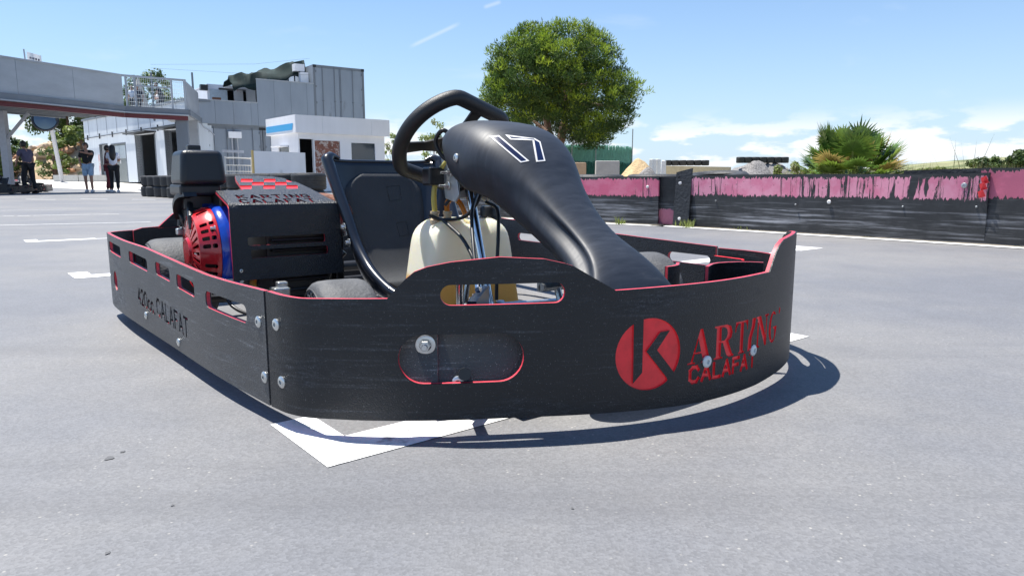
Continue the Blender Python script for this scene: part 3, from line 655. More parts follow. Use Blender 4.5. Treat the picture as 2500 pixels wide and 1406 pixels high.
# seat
def seat():
    cl = catmull([(-.125,0,.530),(-.110,0,.44),(-.080,0,.33),(-.042,0,.235),(.010,0,.160),(.09,0,.118),(.20,0,.106),(.29,0,.120)], 6)
    ed = catmull([(-.085,0,.540),(-.030,0,.455),(.030,0,.360),(.082,0,.280),(.145,0,.224),(.205,0,.192),(.27,0,.166),(.315,0,.148)], 6)
    hw = catmull([(.202,0,0),(.198,0,0),(.190,0,0),(.186,0,0),(.184,0,0),(.184,0,0),(.180,0,0),(.168,0,0)], 6)
    n = len(cl); m = 33; V = []; F = []
    def S(i, t, off=0):
        a = abs(t); k = max(0,(a-.45)/.55)**1.9; p = cl[i]*(1-k)+ed[i]*k; w = hw[i].x; y = math.copysign(min(1, a*1.06 if a < .6 else .636+.364*(1-(1-(a-.6)/.4)**1.8)), t)*w
        d = (cl[min(i+1,n-1)]-cl[max(i-1,0)]).normalized(); nn = Vector((-d.z,0,d.x)); nn = nn if nn.x+nn.z > 0 else -nn
        return Vector((p.x, y, p.z)) + nn*off
    for i in range(n):
        for j in range(m): V.append(S(i, -1+2*j/(m-1)))
    for i in range(n-1):
        for j in range(m-1): F.append((i*m+j, i*m+j+1, (i+1)*m+j+1, (i+1)*m+j))
    o = MB().add(V,F).build('seat', SEATM, KART, smooth=60)
    s = o.modifiers.new('thick','SOLIDIFY'); s.thickness = .007; s.offset = 0
    lip = [V[i*m] for i in range(n)]; lip2 = [V[i*m+m-1] for i in range(n)]; top = [V[j] for j in range(m)]; bt = [V[(n-1)*m+j] for j in range(m)]
    for L_ in (lip, lip2):
        k_ = len(L_); inw = L_[0].lerp(V[m//2], .22); MB().tube(catmull([inw, inw.lerp(L_[0], .55)+Vector((0,0,.006)), L_[0]+Vector((.004,0,-.006))],4) + L_[1:], [.006,.007,.008,.010,.012,.014,.016,.018,.019]+[.019-.006*i/k_ for i in range(1,k_)], 12).build('seat_lip', SEATM, o, smooth=60)
    MB().tube(top[3:-3], .0055, 8).build('seat_top_edge', SEATM, o, smooth=60); MB().tube(bt, .010, 8).build('seat_front_edge', SEATM, o, smooth=60)
    # raised back pad: outline with a waist, edges rolled down to the shell
    def half(v): return .60 + .06*math.cos((v-.80)*9) - .10*max(0,(.45-v)/.15)**2
    top_v, bot_v = .945, .33; nv, nu = 34, 21; PV = []; PF = []
    for a in range(nv+1):
        v = bot_v+(top_v-bot_v)*a/nv; h = half(v); e = min(1, (top_v-v)/.10, (v-bot_v)/.08); h *= (1-(1-max(0,e))**2.2*.55); i = (1-v)*(n-1); b0 = int(min(n-2,max(0,math.floor(i)))); k = i-b0
        for b in range(nu+1):
            u = -1+2*b/nu; edge = min(1, (1-abs(u))/.10, (top_v-v)/.025, (v-bot_v)/.025); off = .002+.014*(1-(1-max(0,edge))**2.4); PV.append(S(b0,u*h,off).lerp(S(b0+1,u*h,off),k))
    for a in range(nv):
        for b in range(nu): q = a*(nu+1)+b; PF.append((q,q+1,q+nu+2,q+nu+1))
    pd = MB().add(PV,PF).build('seat_pad', PADM, o, smooth=70)
    def on(u, v, off): i = (1-v)*(n-1); b0 = int(min(n-2,max(0,math.floor(i)))); return S(b0,u,off).lerp(S(b0+1,u,off),i-b0)
    for (u0,u1,v0,v1) in ((.06,.28,.80,.87),(.14,.32,.64,.71)):
        MB().tube([on(u,v,.0163) for u,v in ((u0,v0),(u1,v0+.005),(u1-.01,v1),(u0-.02,v1-.005))], .0008, 5, closed=True).build('pad_seam', BLKM, pd)
    for sg in (-1,1): MB().tube([(.0,.19*sg,.25),(-.02,.23*sg,.20),(-.03,.27*sg,.09)], .009, 8).build('seat_stay', BLKM, o, smooth=40)
    for z, x in ((.33,.045),(.285,.075)): bolt((x,-.208,z), (0,-1,0), .012, .005, 'seat_bolt', None, o, True)
seat()

# engine with its cover
def engine():
    cx, cz = -.15, .264
    blk = MB().box((-.32,-.42,.09),(-.03,-.22,.40)).box((-.36,-.40,.07),(-.02,-.18,.10)).box((-.30,-.52,.34),(-.12,-.30,.43)).box((-.10,-.45,.12),(-.02,-.25,.20))
    for k in range(6): blk.box((-.33,-.41,.14+.03*k),(-.01,-.24,.15+.03*k))
    E = blk.build('engine_block', BLKM, KART, bevel=.006)
    M = lambda y: Matrix.Translation((cx, y, cz)) @ Matrix.Rotation(R(90), 4, 'X')      # local z points to the kart's right
    sh = MB().lathe([(.134,-.06),(.134,-.02),(.132,-.008),(.126,0),(.0,0)], 48, M(-.546)); sh.box((-.285,-.55,.30),(-.20,-.46,.40))
    sh.build('fan_shroud', BLUE, E, smooth=40)
    MB().box((-.045,-.56,.155),(-.030,-.52,.19)).build('warning_sticker', WHT, E)
    # recoil starter: slotted flank and slotted face
    prof = [(.128,.0),(.127,.012),(.119,.030),(.110,.046),(.107,.052)]
    def band(u, v, w):
        h = v; k = min(len(prof)-2, max(0, next((i for i in range(len(prof)-1) if h <= prof[i+1][1]), len(prof)-2))); a, b = prof[k], prof[k+1]; t = (h-a[1])/(b[1]-a[1]); r = a[0]+(b[0]-a[0])*t + w
        th = u/.1; return tuple(M(-.548) @ Vector((r*math.cos(th), r*math.sin(th), h)))
    holes = []; per = 2*math.pi*.1
    for g in range(6):
        for k in range(4):
            u = per*g/6 + .014 + k*.019
            if g % 2 == 0: holes += [[stadium(u, u+.010, .008, .021, .003, 3)], [stadium(u, u+.010, .025, .044, .003, 3)]]
            else: holes.append([stadium(u, u+.010, .010, .042, .004, 3)])
    sheet_obj('starter_flank', [(0,0),(per-.0002,0),(per-.0002,.052),(0,.052)], holes, .003, .008, band, [REDE, REDE], E)
    def face(u, v, w): return tuple(M(-.548) @ Vector((u, v, .052 + .010*(1-(math.hypot(u,v)/.1)**2) + w)))
    hs = []
    for k in range(26):
        a = 2*math.pi*k/26; d = Vector((math.cos(a), math.sin(a))); s = Vector((-d.y, d.x)); r0, r1 = (.052,.098)
        hs.append([[tuple(d*r0 - s*.0024), tuple(d*r1 - s*.0052), tuple(d*r1 + s*.0052), tuple(d*r0 + s*.0024)]])
    sheet_obj('starter_face', ell(0,0,.1072,.1072,64), hs, .003, .012, face, [REDE, REDE], E)
    MB().lathe([(0,.066),(.036,.066),(.040,.063),(.043,.058),(.043,.055)], 32, M(-.548)).build('starter_boss', REDE, E, smooth=35)
    MB().lathe([(.0,.006),(.095,.006),(.098,.010)], 32, M(-.548)).build('fan_wheel', BLKM, E, smooth=35)
    for a in (35,155,275): bolt(M(-.548) @ Vector((.125*math.cos(R(a)), .125*math.sin(R(a)), .008)), (0,-1,0), .008, .006, 'starter_bolt', None, E, True)
    # air cleaner
    a = MB(); z0, z1 = .455, .557
    pts0 = [(-.32,-.612),(-.155,-.615),(-.155,-.484),(-.32,-.478)]; pts1 = [(-.308,-.603),(-.165,-.606),(-.165,-.491),(-.308,-.486)]
    a.add([(x,y,z0) for x,y in pts0]+[(x,y,z1) for x,y in pts1], [(0,1,2,3),(4,5,6,7),(0,1,5,4),(1,2,6,5),(2,3,7,6),(3,0,4,7)])
    ab = a.build('air_cleaner', BLKP, KART, smooth=30, bevel=.016); ab.modifiers['bevel'].segments = 4
    b = MB().box((-.315,-.615,.425),(-.17,-.50,.458)); b.box((-.29,-.60,.38),(-.20,-.515,.43)); b.build('air_cleaner_base', BLKM, ab, bevel=.008)
    MB().box((-.262,-.572,.556),(-.232,-.535,.574)).build('wing_knob', BLKP, ab, bevel=.004)
    # carburettor body, lever and pull grip under it
    c = MB().box((-.29,-.60,.33),(-.19,-.53,.385)); c.tube([(-.24,-.57,.36),(-.24,-.605,.35)], .022, 14); c.tube([(-.20,-.585,.40),(-.13,-.60,.365),(-.12,-.60,.33)], .010, 8); c.tube([(-.26,-.59,.41),(-.26,-.60,.33)], .012, 8)
    c.build('carburettor', BLKM, E, bevel=.004)
    g = MB()
    arc = [(-.26,-.598,.365),(-.25,-.605,.39),(-.23,-.605,.415),(-.20,-.600,.43),(-.165,-.59,.435)]
    ctr = catmull(arc, 5)
    for i in range(len(ctr)-1):
        p, q = ctr[i], ctr[i+1]
        g.add([p+Vector((0,-.018,0)),p+Vector((0,.018,0)),q+Vector((0,.018,0)),q+Vector((0,-.018,0)),p+Vector((.006,-.018,-.012)),p+Vector((.006,.018,-.012)),q+Vector((.006,.018,-.012)),q+Vector((.006,-.018,-.012))],[(0,1,2,3),(7,6,5,4),(0,3,7,4),(1,5,6,2),(0,4,5,1),(3,2,6,7)])
    g.build('starter_grip', BLKP, E)
    MB().box((-.285,-.60,.325),(-.26,-.58,.345)).box((-.285,-.612,.305),(-.262,-.59,.3245)).build('linkage', ZINC, E, bevel=.003)
    MB().tube(catmull([(-.03,-.46,.19),(-.01,-.47,.165),(.02,-.455,.15),(.06,-.43,.155)], 6), .010, 10).build('oil_hose', pm('ochre_hose', (.45,.22,.03), .4), E, smooth=60)
    MB().box((.05,-.445,.145),(.10,-.40,.17)).box((.06,-.43,.165),(.085,-.40,.185)).build('drain_fitting', ZINC, E, bevel=.004)
    MB().tube(catmull([(-.20,-.30,.40),(-.14,-.22,.41),(-.10,-.185,.405),(-.06,-.165,.39),(-.04,-.16,.36)], 6), .020, 14).build('exhaust_pipe', RUST, E, smooth=50)
    MB().tube([(-.05,-.175,.372),(-.035,-.158,.30)], .024, 16).build('exhaust_clamp', ZINC, E, smooth=40)
    MB().box((-.30,-.20,.12),(-.05,-.17,.36)).build('chain_guard', BLKM, E, bevel=.006)
engine()
def engine_extras():
    t = lambda pts, r, nm, mat: MB().tube(catmull(pts, 6), r, 8).build(nm, mat, KART, smooth=60)
    t([(-.03,-.55,.17),(.02,-.54,.12),(.12,-.50,.10),(.30,-.40,.09)], .005, 'engine_cable', CAB)
    for y, z in ((-.505,.245),(-.505,.215)): bolt((.002,y,z-.03), (1,0,0), .006, .004, 'cover_bolt', None, KART)
    for k in range(5): MB().box((-.30,-.50+.012*k,.405),(-.13,-.496+.012*k,.435)).build('cooling_fin', ALU, KART)
engine_extras()
def engine_cover():
    # developed profile: up the front face, round the bend, back over the top
    pr = [(.006,.187),(0,.392)]; c = []; 
    for k in range(7):
        a = R(0 + 74*k/6); c.append((-.014 + .014*math.cos(a), .392 + .014*math.sin(a)))
    d = Vector((-.963,.27)); last = Vector(c[-1]); pr = pr[:1] + [tuple(x) for x in c] + [tuple(last + d*.32)]
    s = [0.0]
    for a, b in zip(pr[:-1], pr[1:]): s.append(s[-1] + math.hypot(b[0]-a[0], b[1]-a[1]))
    def mp(u, v, w):
        i = max(0, min(len(pr)-2, int(np.searchsorted(s, v))-1)); k = (v-s[i])/(s[i+1]-s[i]); a, b = Vector(pr[i]), Vector(pr[i+1]); p = a.lerp(b,k); t = (b-a).normalized(); n = Vector((t.y,-t.x))
        return (p.x+n.x*w, -.527 + u, p.y+n.y*w)
    B = s[-2]; W = .325
    top = lambda x, y: (y + .527, B + (-x - .012)/.963)
    outer = [(0,0),(W+.004,0),(W,B-.02),top(-.045,-.218),top(-.10,-.226),top(-.155,-.236),top(-.21,-.25),top(-.265,-.278),top(-.285,-.31),top(-.292,-.36),top(-.292,-.425),top(-.25,-.435),top(-.18,-.442),top(-.138,-.448),top(-.132,-.527)]
    slots = [[stadium(.045,.275,.098,.122,.005,3)], [stadium(.052,.282,.062,.086,.005,3)]]
    chk = []; sq, sx = .030, .036
    for r_ in range(3):
        for c_ in range(-1,6):
            if (r_ + c_) % 2 == 0 and 0 <= c_ <= 4 or (r_ == 1 and c_ == -1):
                y = -.455 + c_*sx + r_*.013; x = -.150 - r_*.036
                if r_ == 1 and c_ == -1: continue
                q = [top(x,y), top(x,y+sx), top(x-.034,y+sx+.012), top(x-.034,y+.012)]; chk.append([q])
    fm = lambda p: top(-p.y, p.x)
    txt = text_polys('KARTING', -.482, .058, -.272, .028, .0075, .42, fm) + text_polys('CALAFAT', -.487, .014, -.270, .030, .0075, .42, fm)
    o = sheet_obj('engine_cover', outer, slots + chk + txt, .003, .014, mp, [COVB, RED], KART, red_if=lambda u, v: .02 < u < .27 and v > .34)
    co = sheet_obj('cover_core', outer, slots + txt, .006, .03, mp, [RED, EDGE], o, w0=-.0032)
    o['label'] = 'grained black engine cover with red chequers, two slots and KARTING CALAFAT engraving'
engine_cover()

# ------------------------------------------------------------------ ground, markings
def gz(Y): return 0.0 if Y < 28 else (0.0266 * (Y - 28) if Y < 47 else 0.506)
def slope_at(px, py):
    lo, hi = 1.0, 400.0
    for _ in range(60):
        m = .5 * (lo + hi); p = at(px, py, m)
        if p.z > gz(m): lo = m
        else: hi = m
    return at(px, py, lo)
def asphalt_material():
    m = bpy.data.materials.new('worn_asphalt'); m.use_nodes = True; nt = m.node_tree; N = nt.nodes.new; L = nt.links.new; b = nt.nodes['Principled BSDF']; b.inputs['Roughness'].default_value = .66; b.inputs['Specular IOR Level'].default_value = .45
    tc = N('ShaderNodeTexCoord')
    def noise_(scale, det=5, rough=.6, vec=None):
        n = N('ShaderNodeTexNoise'); n.inputs['Scale'].default_value = scale; n.inputs['Detail'].default_value = det; n.inputs['Roughness'].default_value = rough; L(vec or tc.outputs['Object'], n.inputs['Vector']); return n.outputs['Fac']
    def rng(v, a, b_, c, d, sm=False):
        r = N('ShaderNodeMapRange'); L(v, r.inputs[0]); r.inputs[1].default_value = a; r.inputs[2].default_value = b_; r.inputs[3].default_value = c; r.inputs[4].default_value = d
        if sm: r.interpolation_type = 'SMOOTHSTEP'
        return r.outputs[0]
    def mul(c, f):
        x = N('ShaderNodeMix'); x.data_type = 'RGBA'; x.blend_type = 'MULTIPLY'; x.inputs[0].default_value = 1; L(c, x.inputs[6]); L(f, x.inputs[7]); return x.outputs[2]
    cr = N('ShaderNodeMix'); cr.data_type = 'RGBA'; L(rng(noise_(.55, 6, .62), .36, .64, 0, 1, True), cr.inputs[0]); cr.inputs[6].default_value = (.134, .137, .148, 1); cr.inputs[7].default_value = (.182, .178, .175, 1)
    c = cr.outputs[2]
    c = mul(c, rng(noise_(5, 6, .7), .3, .7, .93, 1.06))
    # stones of two sizes, the pale ones worn bare
    v = N('ShaderNodeTexVoronoi'); v.inputs['Scale'].default_value = 230; L(tc.outputs['Object'], v.inputs['Vector']); s = N('ShaderNodeSeparateColor'); L(v.outputs['Color'], s.inputs[0]); c = mul(c, rng(s.outputs[0], 0, 1, .86, 1.14))
    v2 = N('ShaderNodeTexVoronoi'); v2.inputs['Scale'].default_value = 130; L(tc.outputs['Object'], v2.inputs['Vector']); s2 = N('ShaderNodeSeparateColor'); L(v2.outputs['Color'], s2.inputs[0])
    pick = rng(s2.outputs[1], .94, .96, 0, .8); near = rng(v2.outputs['Distance'], .18, .34, 1, 0); mm = N('ShaderNodeMath'); mm.operation = 'MULTIPLY'; L(pick, mm.inputs[0]); L(near, mm.inputs[1])
    wear = rng(noise_(1.1, 4), .42, .6, .15, .85, True); m2 = N('ShaderNodeMath'); m2.operation = 'MULTIPLY'; L(mm.outputs[0], m2.inputs[0]); L(wear, m2.inputs[1])
    x = N('ShaderNodeMix'); x.data_type = 'RGBA'; L(m2.outputs[0], x.inputs[0]); L(c, x.inputs[6]); x.inputs[7].default_value = (.42, .40, .36, 1); c = x.outputs[2]
    # oil spots and tyre rubber
    o = rng(noise_(1.9, 3, .5), .73, .78, 0, .55, True); x = N('ShaderNodeMix'); x.data_type = 'RGBA'; L(o, x.inputs[0]); L(c, x.inputs[6]); x.inputs[7].default_value = (.06, .06, .062, 1); c = x.outputs[2]
    mp = N('ShaderNodeMapping'); mp.inputs['Rotation'].default_value = (0, 0, R(51)); mp.inputs['Scale'].default_value = (.09, 2.2, 1); L(tc.outputs['Object'], mp.inputs[0])
    t = rng(noise_(1.3, 5, .6, mp.outputs[0]), .56, .72, 0, .34, True); x = N('ShaderNodeMix'); x.data_type = 'RGBA'; L(t, x.inputs[0]); L(c, x.inputs[6]); x.inputs[7].default_value = (.085, .085, .09, 1); c = x.outputs[2]
    L(c, b.inputs['Base Color'])
    bp = N('ShaderNodeBump'); bp.inputs['Strength'].default_value = .22; bp.inputs['Distance'].default_value = .002; L(v.outputs['Distance'], bp.inputs['Height']); L(bp.outputs[0], b.inputs['Normal'])
    return m
ASPH = asphalt_material()
def make_ground():
    ys = [-30, 0, 12, 28, 34, 40, 47, 80, 300, 4000]; V = []; F = []
    for y in ys: V += [(-2500, y, gz(y)), (2500, y, gz(y))]
    for i in range(len(ys)-1): F.append((2*i, 2*i+1, 2*i+3, 2*i+2))
    return tag(MB().add(V, F).build('ground', ASPH), kind='structure')
GROUND = make_ground()
def flat(name, pts, z, mat, parent=None, kind=None):
    o = MB().add([(p[0], p[1], p[2] + z if len(p) > 2 else z) for p in pts], [tuple(range(len(pts)))]).build(name, mat, parent)
    if kind: tag(o, kind=kind)
    return o
PAINT = pm('white_road_paint', (.72, .72, .71), .6, var=.09, vscale=9, bump=.3, bscale=150, col2=(.25,.25,.26), c2=(.565,.68), c2scale=8, speck=(230,.93,1.04))
CONC = pm('pale_concrete', (.62, .60, .56), .85, var=.10, vscale=1.2, speck=(40,.92,1.06))
LF = Vector((.778, .628)); BK = Vector((-.628, .778))      # across and along the starting grid
def mark(o, l0, l1, b0, b1, z=.0015):
    pts = [o + LF*a + BK*b for a, b in ((l0,b0),(l1,b0),(l1,b1),(l0,b1))]; return flat('painted_line', [(p.x,p.y) for p in pts], z, PAINT, GROUND)
def grid_box(o, w=1.553, thick=.115, thin=.04, arm=.262):
    mark(o, 0, .47, 0, thick); mark(o, .47, w-.3, .02, .02+thin); mark(o, w-.3, w, 0, thick)
    mark(o, 0, .085, thick, arm); mark(o, w-.085, w, thick, arm)
g0 = Vector((-.305, 1.093))
for k in range(0, 3): grid_box(g0 + BK*(0, 2.87, 5.42, 8.1, 10.8)[k])
g1 = Vector((2.177, 4.856)) - LF*1.553
for k in range(0, 3): grid_box(g1 + BK*2.7*k)
for (x0,y0),(x1,y1),w in [((-120,554),(365,543),.05),((5,528.5),(30,528),.05),((40,528),(70,527.5),.05),((78,527),(290,523),.04),((0,514.5),(160,512),.03),((60,487),(132,488),.09),((195,486),(260,487),.09),((320,487.5),(378,488.5),.09),((92,483),(118,482.5),.16)]:
    p = on_ground(x0,y0); q = on_ground(x1,y1); flat('painted_line', [(p.x,p.y),(q.x,q.y),(q.x,q.y+w),(p.x,p.y+w)], .003, PAINT, GROUND)
for k, (px, py, r_) in enumerate([(268,1118,.010),(300,1103,.006),(422,1234,.004),(264,1350,.005),(1397,1241,.004)]):
    c_ = on_ground(px,py); rr_ = random.Random(k); flat('oil_spot', [(c_.x+.62*r_*math.cos(t_*.5236)*rr_.uniform(.5,1.5), c_.y+.62*r_*1.2*math.sin(t_*.5236)*rr_.uniform(.5,1.5)) for t_ in range(12)], .0012, pm('dried_oil',(.09,.09,.094),.7), GROUND)
apron = [slope_at(*p) for p in [(-260,452),(109,458),(218,463),(340,469),(470,474)]]
ap = [(p.x,p.y,gz(p.y)) for p in apron] + [(-9,25.0,gz(25.0)),(-2,28.2,gz(28.2)),(-8,47,gz(47)),(-40,47,gz(47)),(-60,34,gz(34))]
flat('concrete_apron', ap, .006, CONC, None, 'structure')

# ------------------------------------------------------------------ barrier along the track
def belt_material(name, pink, lo=.31, hi=.455, th=(.44,.50), xs=13.0, seed=0.0, pink2=None):
    m = bpy.data.materials.new(name); m.use_nodes = True; nt = m.node_tree; N = nt.nodes.new; L = nt.links.new; b = nt.nodes['Principled BSDF']; b.inputs['Roughness'].default_value = .55
    tc = N('ShaderNodeTexCoord'); sp = N('ShaderNodeSeparateXYZ'); L(tc.outputs['Object'], sp.inputs[0])
    def nz(sc, scale, det=5, rough=.6, dist=0.0):
        mp = N('ShaderNodeMapping'); mp.inputs['Scale'].default_value = sc; mp.inputs['Location'].default_value = (seed,seed*.7,0); L(tc.outputs['Object'], mp.inputs[0]); n = N('ShaderNodeTexNoise'); n.inputs['Scale'].default_value = scale; n.inputs['Detail'].default_value = det; n.inputs['Roughness'].default_value = rough; n.inputs['Distortion'].default_value = dist; L(mp.outputs[0], n.inputs['Vector']); return n.outputs['Fac']
    def rng(v, a, b_, c=0, d=1, sm=True):
        r = N('ShaderNodeMapRange'); L(v, r.inputs[0]); r.inputs[1].default_value = a; r.inputs[2].default_value = b_; r.inputs[3].default_value = c; r.inputs[4].default_value = d
        if sm: r.interpolation_type = 'SMOOTHSTEP'
        return r.outputs[0]
    def op(o, a, c):
        k = N('ShaderNodeMath'); k.operation = o
        for i, v in enumerate((a, c)):
            if isinstance(v, (int, float)): k.inputs[i].default_value = v
            else: L(v, k.inputs[i])
        return k.outputs[0]
    def mix(f, a, c):
        x = N('ShaderNodeMix'); x.data_type = 'RGBA'; L(f, x.inputs[0])
        for i, v in ((6,a),(7,c)):
            if isinstance(v, tuple): x.inputs[i].default_value = (*v,1)
            else: L(v, x.inputs[i])
        return x.outputs[2]
    z = sp.outputs[2]
    base = mix(rng(nz((1,1,1),9), .4,.7), (.014,.015,.017), (.026,.027,.03))
    streak = op('MULTIPLY', rng(nz((1.1,1,26),1.0,7,.68), .47,.70), op('MULTIPLY', rng(z,.30,.20), rng(z,.0,.05)))
    base = mix(op('MULTIPLY', streak, .62), base, (.42,.43,.47))
    scr = op('MULTIPLY', rng(nz((2,1,60),2.0,4,.5), .60,.66), .35); base = mix(scr, base, (.12,.12,.125))
    zz = op('ADD', z, op('MULTIPLY', op('SUBTRACT', nz((26,1,3),1.6,4,.7), .5), .12))
    band = op('MULTIPLY', rng(zz, lo, lo+.004), rng(zz, hi, hi-.004))
    patch = rng(nz((xs*.45,1,.8),1.0,5,.65), th[0]-.06, th[0]-.04); drip = rng(op('ADD', nz((xs*1.9,1,1.0),1.0,7,.80,.7), op('MULTIPLY', op('SUBTRACT', nz((1.7,1,.6),1.0,3), .5), .42)), th[1]+.015, th[1]+.03)
    flakes = op('MULTIPLY', band, op('MULTIPLY', patch, op('SUBTRACT', 1.0, drip)))
    holes = rng(nz((9,1,14),2.0,5,.7), .655,.665); flakes = op('MULTIPLY', flakes, op('SUBTRACT', 1.0, holes))
    pk = mix(rng(nz((3,1,3),1.4,4), .42,.58), pink, pink2 or tuple(c*.8 for c in pink))
    col = mix(flakes, base, pk); L(col, b.inputs['Base Color'])
    bp = N('ShaderNodeBump'); bp.inputs['Strength'].default_value = .6; bp.inputs['Distance'].default_value = .006; L(op('ADD', flakes, op('MULTIPLY', nz((6,1,6),2),.5)), bp.inputs['Height']); L(bp.outputs[0], b.inputs['Normal'])
    return m
PK1 = belt_material('belt_pink_dense', (.52,.10,.18), .30, .485, (.42,.585), 11, 1.3, (.56,.15,.23)); PK2 = belt_material('belt_pink_flaked', (.54,.16,.25), .325, .49, (.43,.545), 12, 4.1, (.60,.24,.33)); PK3 = belt_material('belt_pink_solid', (.50,.12,.20), .34, .535, (.30,.66), 8, 7.7)
BELT = pm('black_rubber_belt', (.018,.019,.022), .5, var=.3, vscale=8, col2=(.09,.09,.095), c2=(.6,.75), c2scale=4, stretch=(3,3,12), bump=.3, bscale=40)
def panel(a, b, h, mat, label, t=.02, wav=.012, z0=.01, lean=0.0, name='track_barrier'):
    a = Vector(a).to_2d(); b = Vector(b).to_2d(); ln = (b-a).length; ang = math.atan2((b-a).y, (b-a).x); rnd = random.Random(int(a.x*1000)); n = max(6, int(ln/.12)); V = []; F = []; ph = rnd.random()*6
    hs = h if isinstance(h, (list,tuple)) else (h, h)
    for i in range(n+1):
        x = ln*i/n; hh = hs[0]+(hs[1]-hs[0])*i/n + .004*math.sin(x*2.3+ph)
        for j, zf in enumerate((0,.25,.5,.75,1.0)):
            z = z0+(hh-z0)*zf; y = wav*math.sin(x*1.7+ph)*math.sin(zf*2+ph) + wav*.5*math.sin(x*5+zf*3) + lean*z; V += [(x,y,z),(x,y+t,z)]
    k = 10
    for i in range(n):
        for j in range(4):
            p = i*k+j*2; q = p+k; F += [(p,q,q+2,p+2),(p+1,p+3,q+3,q+1)]
        F += [(i*k,i*k+1,i*k+k+1,i*k+k),(i*k+8,i*k+k+8,i*k+k+9,i*k+9)]
    for i in (0,n):
        for j in range(4): p = i*k+j*2; F.append((p,p+2,p+3,p+1))
    o = MB().add(V,F).build(name, mat, None, smooth=40, loc=(a.x,a.y,0), rot=(0,0,ang)); tag(o, label, 'barrier'); return o, ln
def disc(parent, x, z, r=.016, y=-.006, name='bolt', mat=None):
    return MB().lathe([(0,.006),(r*.35,.006),(r*.4,.010),(r*.8,.008),(r,.002),(r,-.004)], 16, axis_matrix((x,y,z),(0,-1,0))).build(name, mat or WHT, parent, smooth=40)
W = [(-5.6,14.1),(-2.6,11.2),(-.317,9.03),(1.535,7.365),(1.70,7.25),(3.49,5.145),(4.6,3.6)]
p, ln = panel(W[1], W[2], .50, PK1, 'black barrier panel with flaking pink stripe seen behind the tank and seat'); disc(p, .9, .4)
p, ln = panel(W[2], W[3], .505, PK1, 'black barrier panel with dense pink stripe, between the nose fairing and the leaning strip')
for x, z in ((ln-.13,.40),(.8,.18)): disc(p, x, z)
p, ln = panel((1.50,7.45), (1.76,7.27), .50, belt_material('belt_pink_foot', (.52,.17,.24), -.05, .17, (.30,.7), 8, 3.0), 'short scuffed barrier board with pink foot beside the leaning strip', name='track_barrier')
p, ln = panel((1.655,7.20), (1.79,7.10), (.545,.585), BELT, 'narrow black rubber strip leaning against the barrier joint', lean=.10, wav=.002, name='rubber_belting'); disc(p,.07,.44); disc(p,.075,.08); disc(p,.05,.50,.012,mat=BLKM)
p, ln = panel((1.745,7.24), W[5], (.515,.525), PK2, 'long black barrier panel with flaked pink stripe running in front of the palm')
for x, z in ((1.55,.285),(1.25,.255),(.42,.27),(2.66,.275),(2.15,.262)): disc(p, x, z, .017 if x == 1.55 else .008, mat=WHT if x == 1.55 else ALU)
disc(p, ln-.16, .43, .022, name='washer', mat=ALU)
rag = MB(); rr = random.Random(3)
for k, z in enumerate((.34,.395,.44)):
    x = ln-.055+.006*k; rag.add([(x,-.014,z),(x+.045,-.022,z+.012),(x+.028,-.036-.01*rr.random(),z+.062),(x-.012,-.016,z+.045)],[(0,1,2,3)])
rag.build('torn_paint_flap', pm('bright_red_film', (.62,.02,.03), .35), p)
panel((3.12,5.62), (3.52,5.14), (.548,.556), BELT, 'raised black belt strip along the top of the long barrier panel', z0=.50, wav=.003, name='rubber_belting')
p, ln = panel((3.455,5.20), W[6], (.560,.56), PK3, 'black barrier panel with nearly whole pink stripe at the frame edge')
wl = [Vector(w) for w in W[1:]]
def offset_line(pts, d0, d1, z, name, mat):
    out = []; 
    for dd in (d0, d1):
        row = []
        for i, p_ in enumerate(pts):
            t = (pts[min(i+1,len(pts)-1)] - pts[max(i-1,0)]).normalized(); n = Vector((t.y,-t.x)); n = n if n.y < 0 else -n; row.append(p_ + n*dd)
        out.append(row)
    k = len(pts); V = [(q.x,q.y,z) for q in out[0]] + [(q.x,q.y,z) for q in out[1]]; F = [(i,i+1,k+i+1,k+i) for i in range(k-1)]
    return MB().add(V,F).build(name, mat, GROUND)
sm = [Vector(q).to_2d() for q in catmull([w.to_3d() for w in wl], 6)]
offset_line(sm, .10, .20, .005, 'edge_line', pm('white_edge_line', (.78,.78,.77), .6, var=.05, vscale=6))
offset_line(sm, -.02, .098, .0045, 'verge_dust', pm('dusty_verge', (.20,.17,.13), .9, var=.4, vscale=20, col2=(.06,.065,.03), c2=(.5,.6), c2scale=14))
# ground behind the barrier
fld = [(q.x+.08,q.y+.10) for q in sm]
flat('dirt_field', [(x,y,gz(y)) for x,y in fld] + [(60,3,0),(60,27.9,0),(-1.5,27.9,0),(-4,24,0)], .008, pm('sandy_ground', (.36,.29,.20), .95, var=.25, vscale=.7, col2=(.16,.16,.07), c2=(.48,.62), c2scale=.8, bump=.5, bscale=12), None, 'structure')
def far_field():
    ys = [27.9,28,34,40,47,80,300,900]; V = []; F = []
    for y in ys: V += [(-1.5 if y < 50 else -300, y, gz(y)+.012), (60+y*1.2, y, gz(y)+.012)]
    for i in range(len(ys)-1): F.append((2*i,2*i+1,2*i+3,2*i+2))
    tag(MB().add(V,F).build('far_field', pm('dry_field', (.33,.29,.17), .95, var=.3, vscale=.25, col2=(.13,.15,.06), c2=(.5,.62), c2scale=.3)), kind='structure')
far_field()

